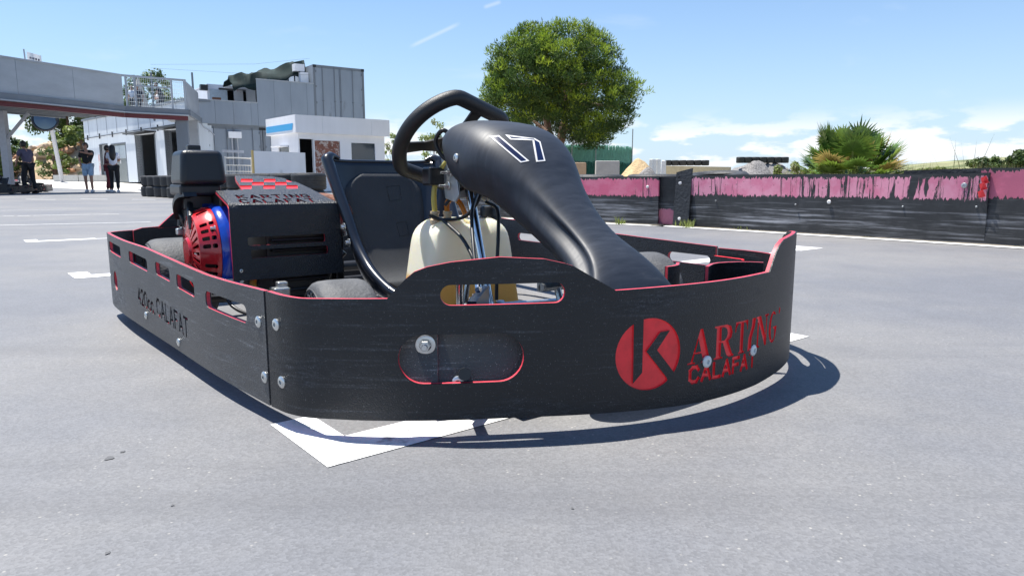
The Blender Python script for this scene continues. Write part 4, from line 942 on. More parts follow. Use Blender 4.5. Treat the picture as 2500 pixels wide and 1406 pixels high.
# ------------------------------------------------------------------ tyres
TYR = pm('old_tyre_rubber', (.026,.027,.029), .62, var=.35, vscale=10, col2=(.10,.10,.10), c2=(.56,.78), c2scale=7, bump=.3, bscale=60)
def tyre_mesh(ro, w, name):
    h = w/2; ri = ro*.56
    prof = [(ri,-h*.7),(ri+.02,-h*.92),(ro*.80,-h),(ro*.93,-h*.93),(ro*.985,-h*.75)]
    for k in range(5): z = -h*.6+h*1.2*k/4; prof += [(ro,z-.02),(ro,z+.012),(ro*.985,z+.014),(ro*.985,z+.018)] if k < 4 else [(ro,z-.02),(ro,z+.012)]
    prof += [(ro*.985,h*.75),(ro*.93,h*.93),(ro*.80,h),(ri+.02,h*.92),(ri,h*.7)]
    mb = MB().lathe(prof, 40); mb.lathe([(ri,-h*.7),(ri+.05,-h*.5),(ri+.06,0),(ri+.05,h*.5),(ri,h*.7)], 40)
    return mb.build(name, TYR, None, smooth=40)
T0 = tyre_mesh(.30, .30, 'stacked_tyre'); tag(T0, 'broad black tyre in the two-high tyre wall between the white booth and the kart', 'tyre', 'tyre wall in front of the booth')
first = True; row = catmull([(-10.55,20.6,0),(-9.0,18.9,0),(-7.0,16.2,0),(-5.2,13.9,0),(-3.3,12.1,0)], 40); acc = 0; spots = [row[0]]
for a, b in zip(row[:-1], row[1:]):
    acc += (b-a).length
    if acc > .60: spots.append(b); acc = 0
rt = random.Random(5); ORD = ['first','second','third','fourth','fifth','sixth','seventh','eighth','ninth','tenth','eleventh','twelfth','thirteenth','fourteenth','fifteenth','sixteenth','seventeenth','eighteenth','nineteenth','twentieth','twenty-first','twenty-second']
for si, sp_ in enumerate(spots):
    for k in range(2):
        o = T0 if first else T0.copy()
        if not first: COL.objects.link(o)
        first = False; o.location = (sp_.x+rt.uniform(-.03,.03), sp_.y+rt.uniform(-.03,.03), .15+.295*k); o.rotation_euler = (0,0,rt.random()*6); o['label'] = '%s tyre of the %s stack from the garage end of the tyre wall' % (('lower','upper')[k], ORD[si])
T1 = tyre_mesh(.31, .20, 'car_tyre'); tag(T1, 'black car tyre laid flat behind the barrier, its tread just above the top', 'tyre', 'tyres backing the barrier')
bt = [((-.15,9.35),0),((.45,8.78),0),((1.02,8.26),0),((1.6,7.80),0)]; first = True
for bi, ((x,y), r_) in enumerate(bt):
    for k in range(2):
        o = T1 if first else T1.copy()
        if not first: COL.objects.link(o)
        first = False; o.location = (x,y+.1,.12+.205*k if k == 0 else .435); o.rotation_euler = (0,0,r_); o['label'] = '%s car tyre laid flat behind the barrier, %s from the seat side' % (('lower','upper')[k], ORD[bi])
o = T1.copy(); COL.objects.link(o); o.location = (2.13,7.35,.455); o.rotation_euler = (R(5),R(-4),0); o.scale = (1.05,1.05,.9); tag(o, 'single grey tyre resting on the barrier top right of the leaning strip', 'tyre', 'tyres backing the barrier')
o = T1.copy(); COL.objects.link(o); o.location = (2.13,7.37,.23); tag(o, 'hidden lower tyre under the single grey tyre behind the barrier', 'tyre', 'tyres backing the barrier')
T2 = tyre_mesh(.30, .42, 'far_stack_tyre'); T2.name = 'far_stack_tyre'; first = True
def far_row(pxs, py, Y, n, label):
    global first
    for i in range(n):
        q = at(pxs[0]+(pxs[1]-pxs[0])*i/max(1,n-1), py, Y)
        o = T2 if first else T2.copy()
        if not first: COL.objects.link(o)
        first = False; o.location = q; tag(o, label % ORD[i], 'tyre', 'far tyre rows'); o.rotation_euler = (0,0,i*1.3)
far_row((1630,1722),398,56,6,'%s black tyre from the sand heap in the low far row on the kerb')
far_row((1808,1915),391,50,7,'%s black tyre from the left in the higher far row behind the gravel mound')

# ------------------------------------------------------------------ heaps, jersey barriers, kerb beyond the track
def heap(name, label, c, rx, ry, h, mat, seed):
    n, m = 40, 14; V = [(0,0,h)]; F = []
    for j in range(1,m+1):
        for i in range(n):
            a = 2*math.pi*i/n; r = j/m; q = Vector((math.cos(a)*r*rx, math.sin(a)*r*ry, 0)); k = noise.fractal(Vector((q.x*.9+seed,q.y*.9,seed)),1,2,4)
            V.append((q.x*(1+.1*k), q.y*(1+.1*k), max(-.05, h*(1-r**1.5)**1.1*(1+.25*k) + .06*noise.noise(Vector((q.x*4,q.y*4,seed)))*(1-r))))
    for i in range(n): F.append((0,1+i,1+(i+1)%n))
    for j in range(m-1):
        for i in range(n): a = 1+j*n+i; b_ = 1+j*n+(i+1)%n; F.append((a,a+n,b_+n,b_))
    return tag(MB().add(V,F).build(name, mat, None, smooth=70, loc=c), label, 'heap')
c = at(1560,440,22); heap('sand_heap', 'ochre sand heap in front of the green screen fence', (c.x,c.y,0), .95, .9, 1.12, pm('ochre_sand', (.50,.36,.20), .95, var=.2, vscale=5, bump=.6, bscale=20), 2.0)
c = at(1585,440,20.6); heap('gravel_heap', 'grey gravel heap leaning on the sand heap', (c.x,c.y,0), .62, .6, .85, pm('grey_gravel', (.20,.19,.185), .95, speck=(30,.5,1.4)), 5.0)
c = at(1865,440,50.5); heap('earth_bank','low earth bank carrying the higher far tyre row',(c.x,c.y,.4),4.2,2.0,1.42,MATS['grey_gravel'],3.0)
c = at(1838,440,24); heap('gravel_heap', 'dark grey gravel mound in front of the higher far tyre row', (c.x,c.y,0), 1.15, .9, 1.12, MATS['grey_gravel'], 9.0)
JB = pm('jersey_concrete', (.40,.38,.36), .85, var=.15, vscale=3); JO = pm('ochre_block', (.42,.30,.20), .85, var=.15, vscale=3); JW = pm('white_block_plastic', (.72,.72,.72), .5, var=.06)
def jersey(px0, px1, ptop, Y, mat, label, rot=0.0, depth=.5):
    a = at(px0,440,Y); b = at(px1,440,Y); top = at(px0,ptop,Y).z; w = b.x-a.x; pr_ = [(-depth/2,0),(depth/2,0),(depth/2,.12),(depth*.22,.35),(depth*.16,top),(-depth*.16,top),(-depth*.22,.35),(-depth/2,.12)]
    mb = MB().quad_prism([(-w/2,y,z) for y,z in pr_], (w,0,0)); o = mb.build('jersey_barrier', mat, None, bevel=.02, loc=((a.x+b.x)/2,Y,0), rot=(0,0,rot)); return tag(o, label, 'barrier')
jersey(1392,1430,397,23.5,JO,'tan concrete barrier block left of the grey one, below the green fence',.05); jersey(1453,1511,393,21.5,JB,'grey concrete jersey barrier between the tan block and the sand heap',.08); jersey(1612,1626,392,20.5,JW,'white barrier block at the end of the sand heap',1.2,.35)
for k, px in enumerate((1592,1604)): jersey(px-8,px+8,389-0*k,26+k,JW,('white block behind the crest of the sand heap','second white block behind the crest, nearer the end block')[k],.9)
a = at(1620,405,55.6); b = at(1785,408,53)
o = MB().quad_prism([(a.x,a.y,0),(b.x,b.y,0),(b.x,b.y,b.z),(a.x,a.y,a.z)], (.3,1.2,0)).build('track_kerb', pm('pale_ochre_kerb', (.52,.43,.30), .9, var=.12, vscale=4)); tag(o,'long pale ochre kerb wall carrying the low far tyre row','kerb wall')
# green screen fence
GF = pm('green_brush_screen', (.13,.42,.33), .8, var=.4, vscale=3, stretch=(14,14,1.5), bump=.8, bscale=30, transl=.4)
def screen_fence():
    a = at(1335,440,29.4); b = at(1541,440,30.6); root = empty('screen_fence', (a.x,a.y,gz(a.y))); tag(root,'green brushwood screen fence behind the tree and concrete blocks','fence')
    d = (b-a); d.z = 0; ln = d.length; d.normalize(); n = Vector((-d.y,d.x,0)); rr = random.Random(1); mb = MB()
    LITG = pm('sunlit_brush_screen', (.26,.56,.46), .85, var=.3, vscale=3, stretch=(14,14,1.5), transl=.35); DKG = pm('shaded_brush_screen', (.035,.15,.115), .85, var=.5, vscale=3, stretch=(14,14,1.5), transl=.2)  # sunlit upper and shaded lower half put into two brush colours
    for nm, mat, z0, z1, nn_, off in (('upper_screen', LITG, .85, 1.80, 1100, .0), ('lower_screen', DKG, .03, 1.02, 1100, -.05)):
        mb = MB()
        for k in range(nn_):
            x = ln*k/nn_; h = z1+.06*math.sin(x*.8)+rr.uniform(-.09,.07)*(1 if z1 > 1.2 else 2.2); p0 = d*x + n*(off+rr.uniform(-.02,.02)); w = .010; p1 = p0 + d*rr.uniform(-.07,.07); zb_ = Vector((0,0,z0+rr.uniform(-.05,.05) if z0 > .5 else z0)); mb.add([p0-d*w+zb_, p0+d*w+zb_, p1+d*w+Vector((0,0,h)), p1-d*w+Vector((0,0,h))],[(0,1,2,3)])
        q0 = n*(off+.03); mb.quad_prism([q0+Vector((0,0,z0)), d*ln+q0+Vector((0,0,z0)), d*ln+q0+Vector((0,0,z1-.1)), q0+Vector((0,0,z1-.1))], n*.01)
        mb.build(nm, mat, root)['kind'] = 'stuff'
    for x in (.0,1.1,2.2,ln): MB().tube([d*x-n*.03, d*x-n*.03+Vector((0,0,1.95 if x < ln else 2.6))],   .018 if x < ln else .022, 8).build('fence_post', ALU, root, smooth=40)
screen_fence()

# ------------------------------------------------------------------ vegetation
def leaf_mat(name, cols, rough=.55, transl=.35):
    m = pm(name, cols, rough, var=.35, vscale=1.3, transl=transl, attr='tint'); return m
def tinted(o, tints):
    ca = o.data.color_attributes.new('tint', 'FLOAT_COLOR', 'POINT'); ca.data.foreach_set('color', np.asarray(tints, np.float32).ravel())
BARK = pm('pine_bark', (.17,.105,.075), .9, var=.4, vscale=6, stretch=(3,3,1), bump=.8, bscale=14)
PINE = leaf_mat('pine_needles', (.1,.15,.03)); LEAFG = leaf_mat('broad_leaves', (.08,.12,.03))
def needles_crown(rnd, clumps, tufts, length, wid, base, up=.75):
    V = []; F = []; T = []
    for c, r, tint in clumps:
        for _ in range(int(tufts*(r/.5)**2)):
            d = Vector((rnd.gauss(0,1),rnd.gauss(0,1),rnd.gauss(0,1))).normalized(); p = c + d*r*rnd.random()**.38*Vector((1,1,.8)).x
            p = c + Vector((d.x,d.y,d.z*.75))*r*rnd.random()**.4
            ax = (d*.7 + Vector((0,0,up)) + Vector((rnd.gauss(0,.35),rnd.gauss(0,.35),rnd.gauss(0,.3)))).normalized(); k = rnd.uniform(.75,1.25)
            tn = [tint[i]*k for i in range(3)]+[1]
            for q in range(3):
                s = ax.cross(Vector((rnd.gauss(0,1),rnd.gauss(0,1),rnd.gauss(0,1)))).normalized(); tip = p + (ax + s*.35*rnd.uniform(-1,1)).normalized()*length*rnd.uniform(.7,1.2)
                o = len(V); V += [p - s*wid, p + s*wid, tip]; F.append((o,o+1,o+2)); T += [tn]*3
    return V, F, T
def pine_tree():
    Y = 27.0; base = at(1352,440,Y); gx, gy, g = base.x, base.y, gz(Y); root = empty('pine_tree', (gx,gy,g)); tag(root,'round-crowned stone pine with forked trunk behind the kart','tree')
    rnd = random.Random(21); k = Y/FPX
    def loc(px, py, dy=0): q = at(px,py,Y); return Vector((q.x-gx, dy, q.z-g))
    tr = MB()
    def limb(pts, r0, r1):
        c = catmull(pts, 6); n = len(c); c = [p+Vector((rnd.gauss(0,.015),rnd.gauss(0,.015),0)) for p in c]; tr.tube(c, [r0+(r1-r0)*i/(n-1) for i in range(n)], 10)
    F0 = Vector((0,0,0)); f1 = loc(1352,395)
    limb([F0, loc(1350,400), loc(1345,350,.1), loc(1338,310,.2), loc(1325,250,.3)], .24, .11); limb([Vector((.05,0,.3)), loc(1362,370,-.1), loc(1372,330,-.25), loc(1378,270,-.3), loc(1385,200,-.2)], .23, .10)
    for a, b in [((1325,250),(1240,190)),((1325,250),(1290,150)),((1378,270),(1340,190)),((1340,190),(1330,110)),((1385,200),(1430,120)),((1385,230),(1480,190)),((1378,270),(1500,260)),((1345,330),(1250,270)),((1375,320),(1450,310))]:
        q = loc(*a, .1*rnd.uniform(-2,2)); e = loc(*b, rnd.uniform(-1.3,1.3)); limb([q, q.lerp(e,.5)+Vector((0,0,.15)), e], .09, .03)
    tr.build('trunk', BARK, root, smooth=60)
    # outline of the crown as the photograph shows it (px), given depth by turning it
    prof = [(1172,235),(1180,200),(1200,160),(1205,115),(1235,75),(1290,58),(1345,52),(1420,50),(1470,72),(1505,100),(1520,145),(1560,185),(1572,210),(1545,255),(1545,285),(1510,325),(1475,358),(1415,348),(1392,312),(1335,285),(1290,312),(1240,295),(1205,270)]
    P = [Vector(p) for p in prof]; A = np.array(prof, float); edge = [p.lerp(P[(i+1)%len(P)],t) for i,p in enumerate(P) for t in (0,.25,.5,.75)]
    boughs = []; tries = 0
    while len(boughs) < 135 and tries < 30000:
        tries += 1; px, py = rnd.uniform(1170,1575), rnd.uniform(50,362)
        if not inside(A, np.array([[px,py]]))[0]: continue
        de = min((Vector((px,py))-e).length for e in edge)
        if de < 22: continue
        wd_ = 2.7*math.sqrt(max(0,1-max(0,1-de/165)**2)); side = -1 if rnd.random() < .68 else 1; c = loc(px,py,side*wd_*(1-.25*rnd.random()**2)); r = rnd.uniform(.48,.74)
        if any((c-b[0]).length < .56*(r+b[1])*.9 for b in boughs): continue
        boughs.append((c, min(r, de*k*.92+.10)))
    cl = []
    for c, r in boughs:
        t = rnd.random(); top = (.235+.10*t,.335+.09*t,.034) ; low = (.07,.13,.028)  # sunlit tops and shaded undersides of the boughs painted into the needle tints
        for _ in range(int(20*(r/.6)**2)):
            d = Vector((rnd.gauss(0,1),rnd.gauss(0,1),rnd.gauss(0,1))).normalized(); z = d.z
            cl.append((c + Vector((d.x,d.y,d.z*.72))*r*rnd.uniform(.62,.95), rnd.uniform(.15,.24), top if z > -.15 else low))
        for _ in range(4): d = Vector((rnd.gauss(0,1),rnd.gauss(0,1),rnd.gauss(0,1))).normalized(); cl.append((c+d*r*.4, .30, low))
    for _ in range(70):        # dark inner clumps: the crown's inner shade put into the tint
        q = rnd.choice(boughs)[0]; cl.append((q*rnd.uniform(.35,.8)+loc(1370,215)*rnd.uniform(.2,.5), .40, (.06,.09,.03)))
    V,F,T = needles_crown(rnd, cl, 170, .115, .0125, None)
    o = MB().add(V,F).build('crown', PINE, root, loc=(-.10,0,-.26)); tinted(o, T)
pine_tree()
def leafy_tree(name, label, base, h, rx, ry, z0, n, leaf, tints, rnd, cat='tree', group=None, trunk=.12, big=1.0):
    root = empty(name, base); tag(root, label, cat, group); tr = MB(); tr.tube(catmull([(0,0,-.1),(.05*h*.2,0,h*.3),(0,.03*h,h*.75)],5), [trunk]*6+[trunk*.7]*5, 8)
    cl = []
    for _ in range(n):
        a = rnd.random()*6.283; k = rnd.random()**.5; z = z0+(h-z0)*rnd.random(); s = math.sqrt(max(.05,1-((z-(z0+h)/2)/((h-z0)/2)*.92)**2)); cl.append((Vector((math.cos(a)*rx*k*s, math.sin(a)*ry*k*s, z)), rnd.uniform(.22,.36)*min(h,max(rx,h*.35))*.62*big, rnd.choice(tints)))
    for c_, r_, t_ in cl[:7]: tr.tube([(0,0,h*.3), tuple(c_*.6+Vector((0,0,h*.12))), tuple(c_)], [trunk*.5,trunk*.3,.02], 6)
    tr.build('trunk', BARK, root, smooth=60)
    V = []; F = []; T = []
    for c_, r_, t_ in cl:
        for _ in range(min(420, int(110*(r_/.5)**1.6)+50)):
            d = Vector((rnd.gauss(0,1),rnd.gauss(0,1),rnd.gauss(0,.8))).normalized(); p = c_+d*r_*rnd.random()**.4; nn = (d+Vector((rnd.gauss(0,.6),rnd.gauss(0,.6),rnd.gauss(0,.6)+.5))).normalized(); s = nn.orthogonal().normalized(); s.rotate(Matrix.Rotation(rnd.random()*6.28,3,nn)); w = nn.cross(s); q = leaf*rnd.uniform(.6,1.3); k = rnd.uniform(.7,1.25); o = len(V)
            V += [p-s*q, p-w*q*.5, p+s*q, p+w*q*.5]; F.append((o,o+1,o+2,o+3)); T += [[t_[0]*k,t_[1]*k,t_[2]*k,1]]*4
    o = MB().add(V,F).build('crown', LEAFG, root); tinted(o, T); return root
GR1 = [(.07,.115,.028),(.10,.15,.03),(.045,.08,.022)]; GR2 = [(.15,.21,.04),(.19,.24,.05),(.10,.15,.04)]; GR3 = [(.22,.27,.08),(.27,.29,.12)]
rv = random.Random(9)
for px, Y, h, rx, tint, lab in [(175,54,6.6,3.0,GR1,'dark dense tree under the bridge deck beside the leaning mirror post'),(245,56,7.0,3.2,GR1,'tall dark tree between the rock bank and the white garage'),(205,49,3.6,1.9,GR2,'bright green shrubby tree low behind the man in blue shorts'),(135,47,2.0,1.4,GR2,'light green bush growing on the rock bank behind the mirror post'),(8,46,3.2,1.6,GR1,'dark shrub behind the bridge post at the frame edge'),(385,66,9.4,3.4,GR1,'tree crown showing through the mesh railing of the bridge')]:
    q = at(px,440,Y); leafy_tree('leafy_tree' if h > 3 else 'bush', lab, (q.x,q.y,gz(Y)), h, rx, rx*.8, h*.12, 46 if h > 3 else 22, .13 if h > 3 else .09, tint, rv, 'tree' if h > 3 else 'bush')
for px, Y, h, rx, tint, lab in [(960,40,2.7,.6,GR3,'wispy green shrub standing right of the white booth'),(1060,34,3.1,.7,GR3,'pale leafy sapling seen through the steering wheel'),(2405,60,1.75,1.5,GR1,'low dark bush on the skyline right of the palm'),(2495,48,1.8,1.1,GR1,'dark bush on the skyline at the frame edge'),(2300,70,1.1,2.6,GR2,'low olive scrub on the skyline beside the palm'),(1945,18,.95,.55,GR3,'straggly weeds left of the palm behind the barrier')]:
    q = at(px,440,Y); leafy_tree('bush', lab, (q.x,q.y,gz(Y)), h, rx, rx*.7, .1, 20 if Y < 45 else 60, .06 if Y < 45 else .13, tint, rv, 'bush', trunk=.03, big=1.0 if Y < 45 else 1.25)
def fan_palm():
    Y = 10.6; q = at(2075,440,Y); root = empty('fan_palm', (q.x,q.y,0)); tag(root,'bushy dwarf fan palm behind the long barrier panel','palm'); rnd = random.Random(4)
    st = MB()
    for k in range(5): a = k*1.25; st.tube([(.18*math.cos(a),.18*math.sin(a),-.05),(.22*math.cos(a),.22*math.sin(a),.45)], [.10,.08], 8)
    st.build('trunk', pm('palm_fibre', (.12,.08,.05), .95, var=.4, vscale=20), root, smooth=50)
    leafm = leaf_mat('palm_leaf', (.1,.16,.03), .42, .3)
    for i in range(92):
        az = i*2.39996; el = R(rnd.uniform(-8,85)) if i > 10 else R(rnd.uniform(60,88)); d = Vector((math.cos(az)*math.cos(el), math.sin(az)*math.cos(el), math.sin(el)))
        o0 = Vector((.22*math.cos(az)*rnd.random(),.22*math.sin(az)*rnd.random(),.40)); ln = rnd.uniform(.42,.68); tip = o0 + d*ln + Vector((0,0,-.05*math.cos(el)))
        fw = (d + Vector((0,0,-.22*math.cos(el)))).normalized(); side = fw.cross(Vector((0,0,1))); side = side.normalized() if side.length > .1 else Vector((1,0,0)); up = side.cross(fw)
        V = []; F = []; T = []; t = rnd.random(); c = (.17,.26,.04) if t > .50 else ((.10,.18,.035) if t > .16 else (.38,.28,.10)); nl = 26; L_ = rnd.uniform(.26,.42)
        for k in range(nl):
            a = R(-112 + 224*k/(nl-1)); dd = (fw*math.cos(a)+side*math.sin(a)+up*(.18+.10*math.cos(a*2))).normalized(); ln2 = L_*(.72+.28*math.cos(a*.6))*rnd.uniform(.82,1.08); s = dd.cross(up).normalized()*.019
            mid = tip+dd*ln2*.55; e = tip+dd*ln2+Vector((0,0,-.09*rnd.random()*ln2*2)); o = len(V); kk = rnd.uniform(.8,1.2); V += [tip-s*.4,tip+s*.4,mid+s,mid-s,e]; F += [(o,o+1,o+2,o+3),(o+3,o+2,o+4)]; T += [[c[0]*kk,c[1]*kk,c[2]*kk,1]]*5
        lf_ = MB().add(V,F).build('leaf', leafm, root); tinted(lf_, T)
        MB().tube(catmull([o0,o0.lerp(tip,.5)+Vector((0,0,.03)),tip],3), .007, 5).build('leaf_stalk', pm('palm_stalk', (.16,.19,.06), .6), lf_, smooth=60)
fan_palm()
def tuft_obj(name, label, loc, n, h, spread, tint, cat='weeds', seed=0, width=.004):
    rnd = random.Random(seed); V = []; F = []; T = []
    for k in range(n):
        a = rnd.random()*6.28; r = spread*rnd.random()**.6; p = Vector((math.cos(a)*r*.5, math.sin(a)*r*.5, 0)); ln = h*rnd.uniform(.5,1.1); d = Vector((math.cos(a)*.6*rnd.random(), math.sin(a)*.6*rnd.random(), 1)).normalized(); s = Vector((-d.y,d.x,0)); s = s.normalized()*width if s.length > .01 else Vector((width,0,0)); o = len(V)
        V += [p-s,p+s,p+d*ln*.6+s*.8,p+d*ln*.6-s*.8,p+d*ln+Vector((d.x,d.y,-.3))*ln*.15]; F += [(o,o+1,o+2,o+3),(o+3,o+2,o+4)]; kk = rnd.uniform(.7,1.3); T += [[c*kk for c in tint]+[1]]*5
    o = MB().add(V,F).build(name, LEAFG, None, loc=loc); tinted(o,T); return tag(o, label, cat)
for k, (px,py,n,h,lab) in enumerate([(1515,548,40,.10,'tuft of green weeds at the barrier foot beside the nose fairing'),(1680,556,60,.10,'grass tuft growing under the leaning strip'),(1660,553,30,.08,'smaller grass tuft left of the one under the leaning strip'),(1835,561,50,.05,'thin grass sprouting low under the long barrier panel'),(2118,577,30,.10,'single green weed at the foot of the long barrier panel')]):
    q = on_ground(px,py); tuft_obj('weed_tuft', lab, (q.x,q.y,0), n, h, .12 if k != 3 else .35, (.20,.24,.06), 'weeds', 30+k)
def dry_grass():
    rnd = random.Random(8); V = []; F = []; T = []
    for k in range(15000):
        Y = rnd.uniform(9,40); px = rnd.uniform(1600,2620); q = at(px,440,Y)
        if px < 1960 and rnd.random() < .75: continue
        p = Vector((q.x,Y,gz(Y))); h = rnd.uniform(.35,.95)*(.55 if px < 1900 else 1); 
        if Y < 13: h *= .6
        a = rnd.random()*6.28; d = Vector((math.cos(a)*.3,math.sin(a)*.3,1)).normalized(); s = Vector((1,0,0))*.010*(Y/15); o = len(V); V += [p-s,p+s,p+d*h]; F.append((o,o+1,o+2)); c = rnd.choice([(.36,.31,.15),(.30,.30,.12),(.22,.25,.09),(.42,.36,.20)]); T += [[*c,1]]*3
    o = MB().add(V,F).build('dry_grass', LEAFG); tinted(o,T); tag(o,'tall dry grass covering the field behind the barrier','grass',None,'stuff')
dry_grass()
for k, (px, h, Y) in enumerate([(2370,1.35,12),(2330,1.2,12.5),(2400,1.05,11.5),(2440,.95,12.5),(2310,.95,11.5)]):
    q = at(px,440,Y); tuft_obj('reed_stem', ('tallest bare reed stem standing above the dry grass','long reed stem left of the tallest one','shorter reed stem right of the tallest one','rightmost short reed stem near the skyline bushes','short leaning reed stem nearest the palm')[k], (q.x,q.y,0), 6, h, .12, (.10,.11,.05), 'reed', 50+k, .006)
# far hill on the right-hand skyline
def hill():
    V = []; F = []; n = 60
    for j, (Y, f) in enumerate([(75,0),(85,.8),(100,1.0),(130,.7),(170,0)]):
        for i in range(n+1):
            x = 25+i*4.0; h = 3.2*math.exp(-((x-78)/34)**2)+.5*noise.noise(Vector((x*.08,j*.3,0)))
            V.append((x, Y, .4+max(0,h)*f))
    for j in range(4):
        for i in range(n): a = j*(n+1)+i; F.append((a,a+1,a+n+2,a+n+1))
    tag(MB().add(V,F).build('hills', pm('scrubby_hill', (.24,.24,.12), .95, var=.4, vscale=.15, col2=(.09,.11,.04), c2=(.45,.6), c2scale=.25), None, smooth=70), kind='structure')
hill()

# ------------------------------------------------------------------ buildings
STEEL = pm('grey_blue_painted_steel', (.235,.27,.315), .5, var=.10, vscale=1.5, col2=(.18,.20,.23), c2=(.58,.72), c2scale=2.0, stretch=(1,1,.25)); STEEL2 = pm('dark_grey_steel', (.155,.175,.20), .55, var=.12, vscale=2, stretch=(1,1,.3)); GALV = pm('galvanised_sheet', (.36,.38,.41), .42, .25, var=.12, vscale=1.2, stretch=(.6,.6,1.5))
OFFW = pm('off_white_paint', (.80,.80,.82), .55, var=.05, vscale=2, col2=(.55,.56,.58), c2=(.62,.75), c2scale=1.5, stretch=(1,1,.3)); WALLW = pm('pale_blue_white_wall', (.58,.62,.66), .6, var=.07, vscale=1.3, col2=(.72,.74,.76), c2=(.6,.7), c2scale=1.2, stretch=(3,3,.4)); DARK = pm('dark_interior', (.012,.012,.014), .9); GLASS = pm('dark_window_glass', (.03,.04,.055), .06, spec=.8); PALEGL = pm('milky_glass', (.48,.54,.58), .2, var=.1); DOORG = pm('grey_green_door', (.17,.19,.19), .5, var=.1); MAROON = pm('maroon_paint', (.10,.012,.02), .5, var=.15); CYAN = pm('cyan_stripe', (.05,.36,.68), .4); OSB = pm('red_brown_board', (.24,.10,.07), .8, var=.3, vscale=5, col2=(.48,.40,.36), c2=(.5,.56), c2scale=7, bump=.3, bscale=20); WOOD = pm('raw_wood', (.58,.42,.16), .7, var=.15, vscale=6, stretch=(1,1,6)); TARP = pm('dark_green_tarpaulin', (.007,.022,.021), .9, var=.4, vscale=3); GREYP = pm('grey_post_paint', (.42,.43,.46), .5, var=.08)
def frame(a, b):
    d = Vector((b[0]-a[0], b[1]-a[1])); return math.atan2(d.y, d.x), d.length
def part(name, parent, mat, *boxes, bevel=0.0, M=None):
    mb = MB()
    for a, b in boxes: mb.box(a, b, 0, M)
    return mb.build(name, mat, parent, bevel=bevel)

def s_at(A, ang, px):
    """distance along a facade (origin A, heading ang) at which picture column px meets it"""
    k = (px-1250)/FPX*math.cos(PITCH)  # columns are nearly vertical near the horizon
    k = (px-1250)/FPX; c, s = math.cos(ang), math.sin(ang)
    return (k*A[1]-A[0])/(c-k*s)

def garage():
    A = (-26.45,44.0); B = (-14.2,32.0); ang, ln = frame(A,B); ln = 16.2; g = .36; G = empty('garage_building', (A[0],A[1],g), ang); tag(G,'low pale garage building with dark open bays and a grey half-glazed door','building')
    S = lambda px: s_at(A, ang, px); top = 3.68; D = 7.5
    ops = [(S(263),S(281),2.15,'narrow'),(S(290),S(325),2.15,'door'),(S(350),S(396),2.45,'bay'),(S(421),min(S(484),16.0),2.5,'bay')]
    x = 0; boxes = []
    for a, b, h, k in ops: boxes += [((x,0,0),(a,.25,top)), ((a,0,h),(b,.25,top))]; x = b
    boxes.append(((x,0,0),(ln,.25,top))); part('wall', G, WALLW, *boxes)
    part('wall', G, WALLW, ((0,.25,0),(.25,D,top)), ((ln-.25,.25,0),(ln,D,top)), ((.25,D-.25,0),(ln-.25,D,top)))
    part('roof', G, STEEL2, ((-.1,-.08,top),(ln+.1,D+.1,top+.12))); part('bay_floor', G, pm('bay_floor_concrete',(.2,.2,.2),.9), ((.25,.25,.01),(ln-.25,D-.25,.03)))
    for k in range(9): xx = 1.0+k*1.75; part('panel_joint', G, STEEL2, ((xx,-.012,2.75),(xx+.03,0,top)))
    a, b, h, _ = ops[1]; dr = part('door', G, DOORG, ((a+.06,.06,0),(b-.06,.12,h-.06))); part('door_frame', dr, STEEL2, ((a,-.02,0),(a+.06,.14,h)), ((b-.06,-.02,0),(b,.14,h)), ((a+.06,-.02,h-.06),(b-.06,.14,h)))
    m = (a+b)/2
    for u, w in ((a+.12,m-.03),(m+.03,b-.12)): part('door_pane', dr, PALEGL, ((u,.04,1.30),(w,.062,h-.14)))
    part('door_handle', dr, ZINC, ((b-.22,.02,1.0),(b-.16,.06,1.12))); part('door_notice', dr, WHT, ((m-.05,.045,1.02),(m+.05,.058,1.20)))
    a, b, h, _ = ops[0]; part('door', G, DOORG, ((a+.05,.9,0),(b-.05,.95,h))); part('door_frame', G, STEEL2, ((a-.05,-.03,0),(a,.1,h+.05)), ((b,-.03,0),(b+.05,.1,h+.05)), ((a,-.03,h),(b,.1,h+.05)))
    part('notice', G, pm('red_white_notice',(.55,.30,.30),.6,col2=(.6,.6,.6),c2=(.5,.52),c2scale=3), ((a-.42,-.02,.35),(a-.14,-.004,1.6)))
    for (a, b, h, _) in ops[2:]:
        part('rolled_shutter', G, BLKM, ((a-.25,-.55,h+.02),(b+.25,.0,h+.08))); part('bay_jamb', G, STEEL2, ((a-.06,-.03,0),(a,.3,h)), ); part('bay_jamb', G, STEEL2, ((b,-.03,0),(b+.06,.3,h)), )
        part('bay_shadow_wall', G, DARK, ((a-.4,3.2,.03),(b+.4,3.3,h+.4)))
    a, b, h, _ = ops[2]; part('yellow_crate', G, pm('ochre_board',(.50,.26,.05),.7), ((a+1.2,2.3,.75),(b-.1,2.9,1.45)))
    # conduit with brackets under the eaves
    MB().tube([(0,-.09,2.62),(ln*.5,-.09,2.66),(ln,-.09,2.70)], .022, 6).build('conduit', BLKM, G)
    for k in range(7): xx = .9+k*2.35; part('bracket', G, BLKM, ((xx,-.10,2.50),(xx+.025,-.03,2.80)))
    part('chimney', G, pm('chimney_cream',(.62,.56,.44),.8), ((S(313)-.2,3.0,top+.1),(S(313)+.3,3.4,top+.75)))
    return G
garage()

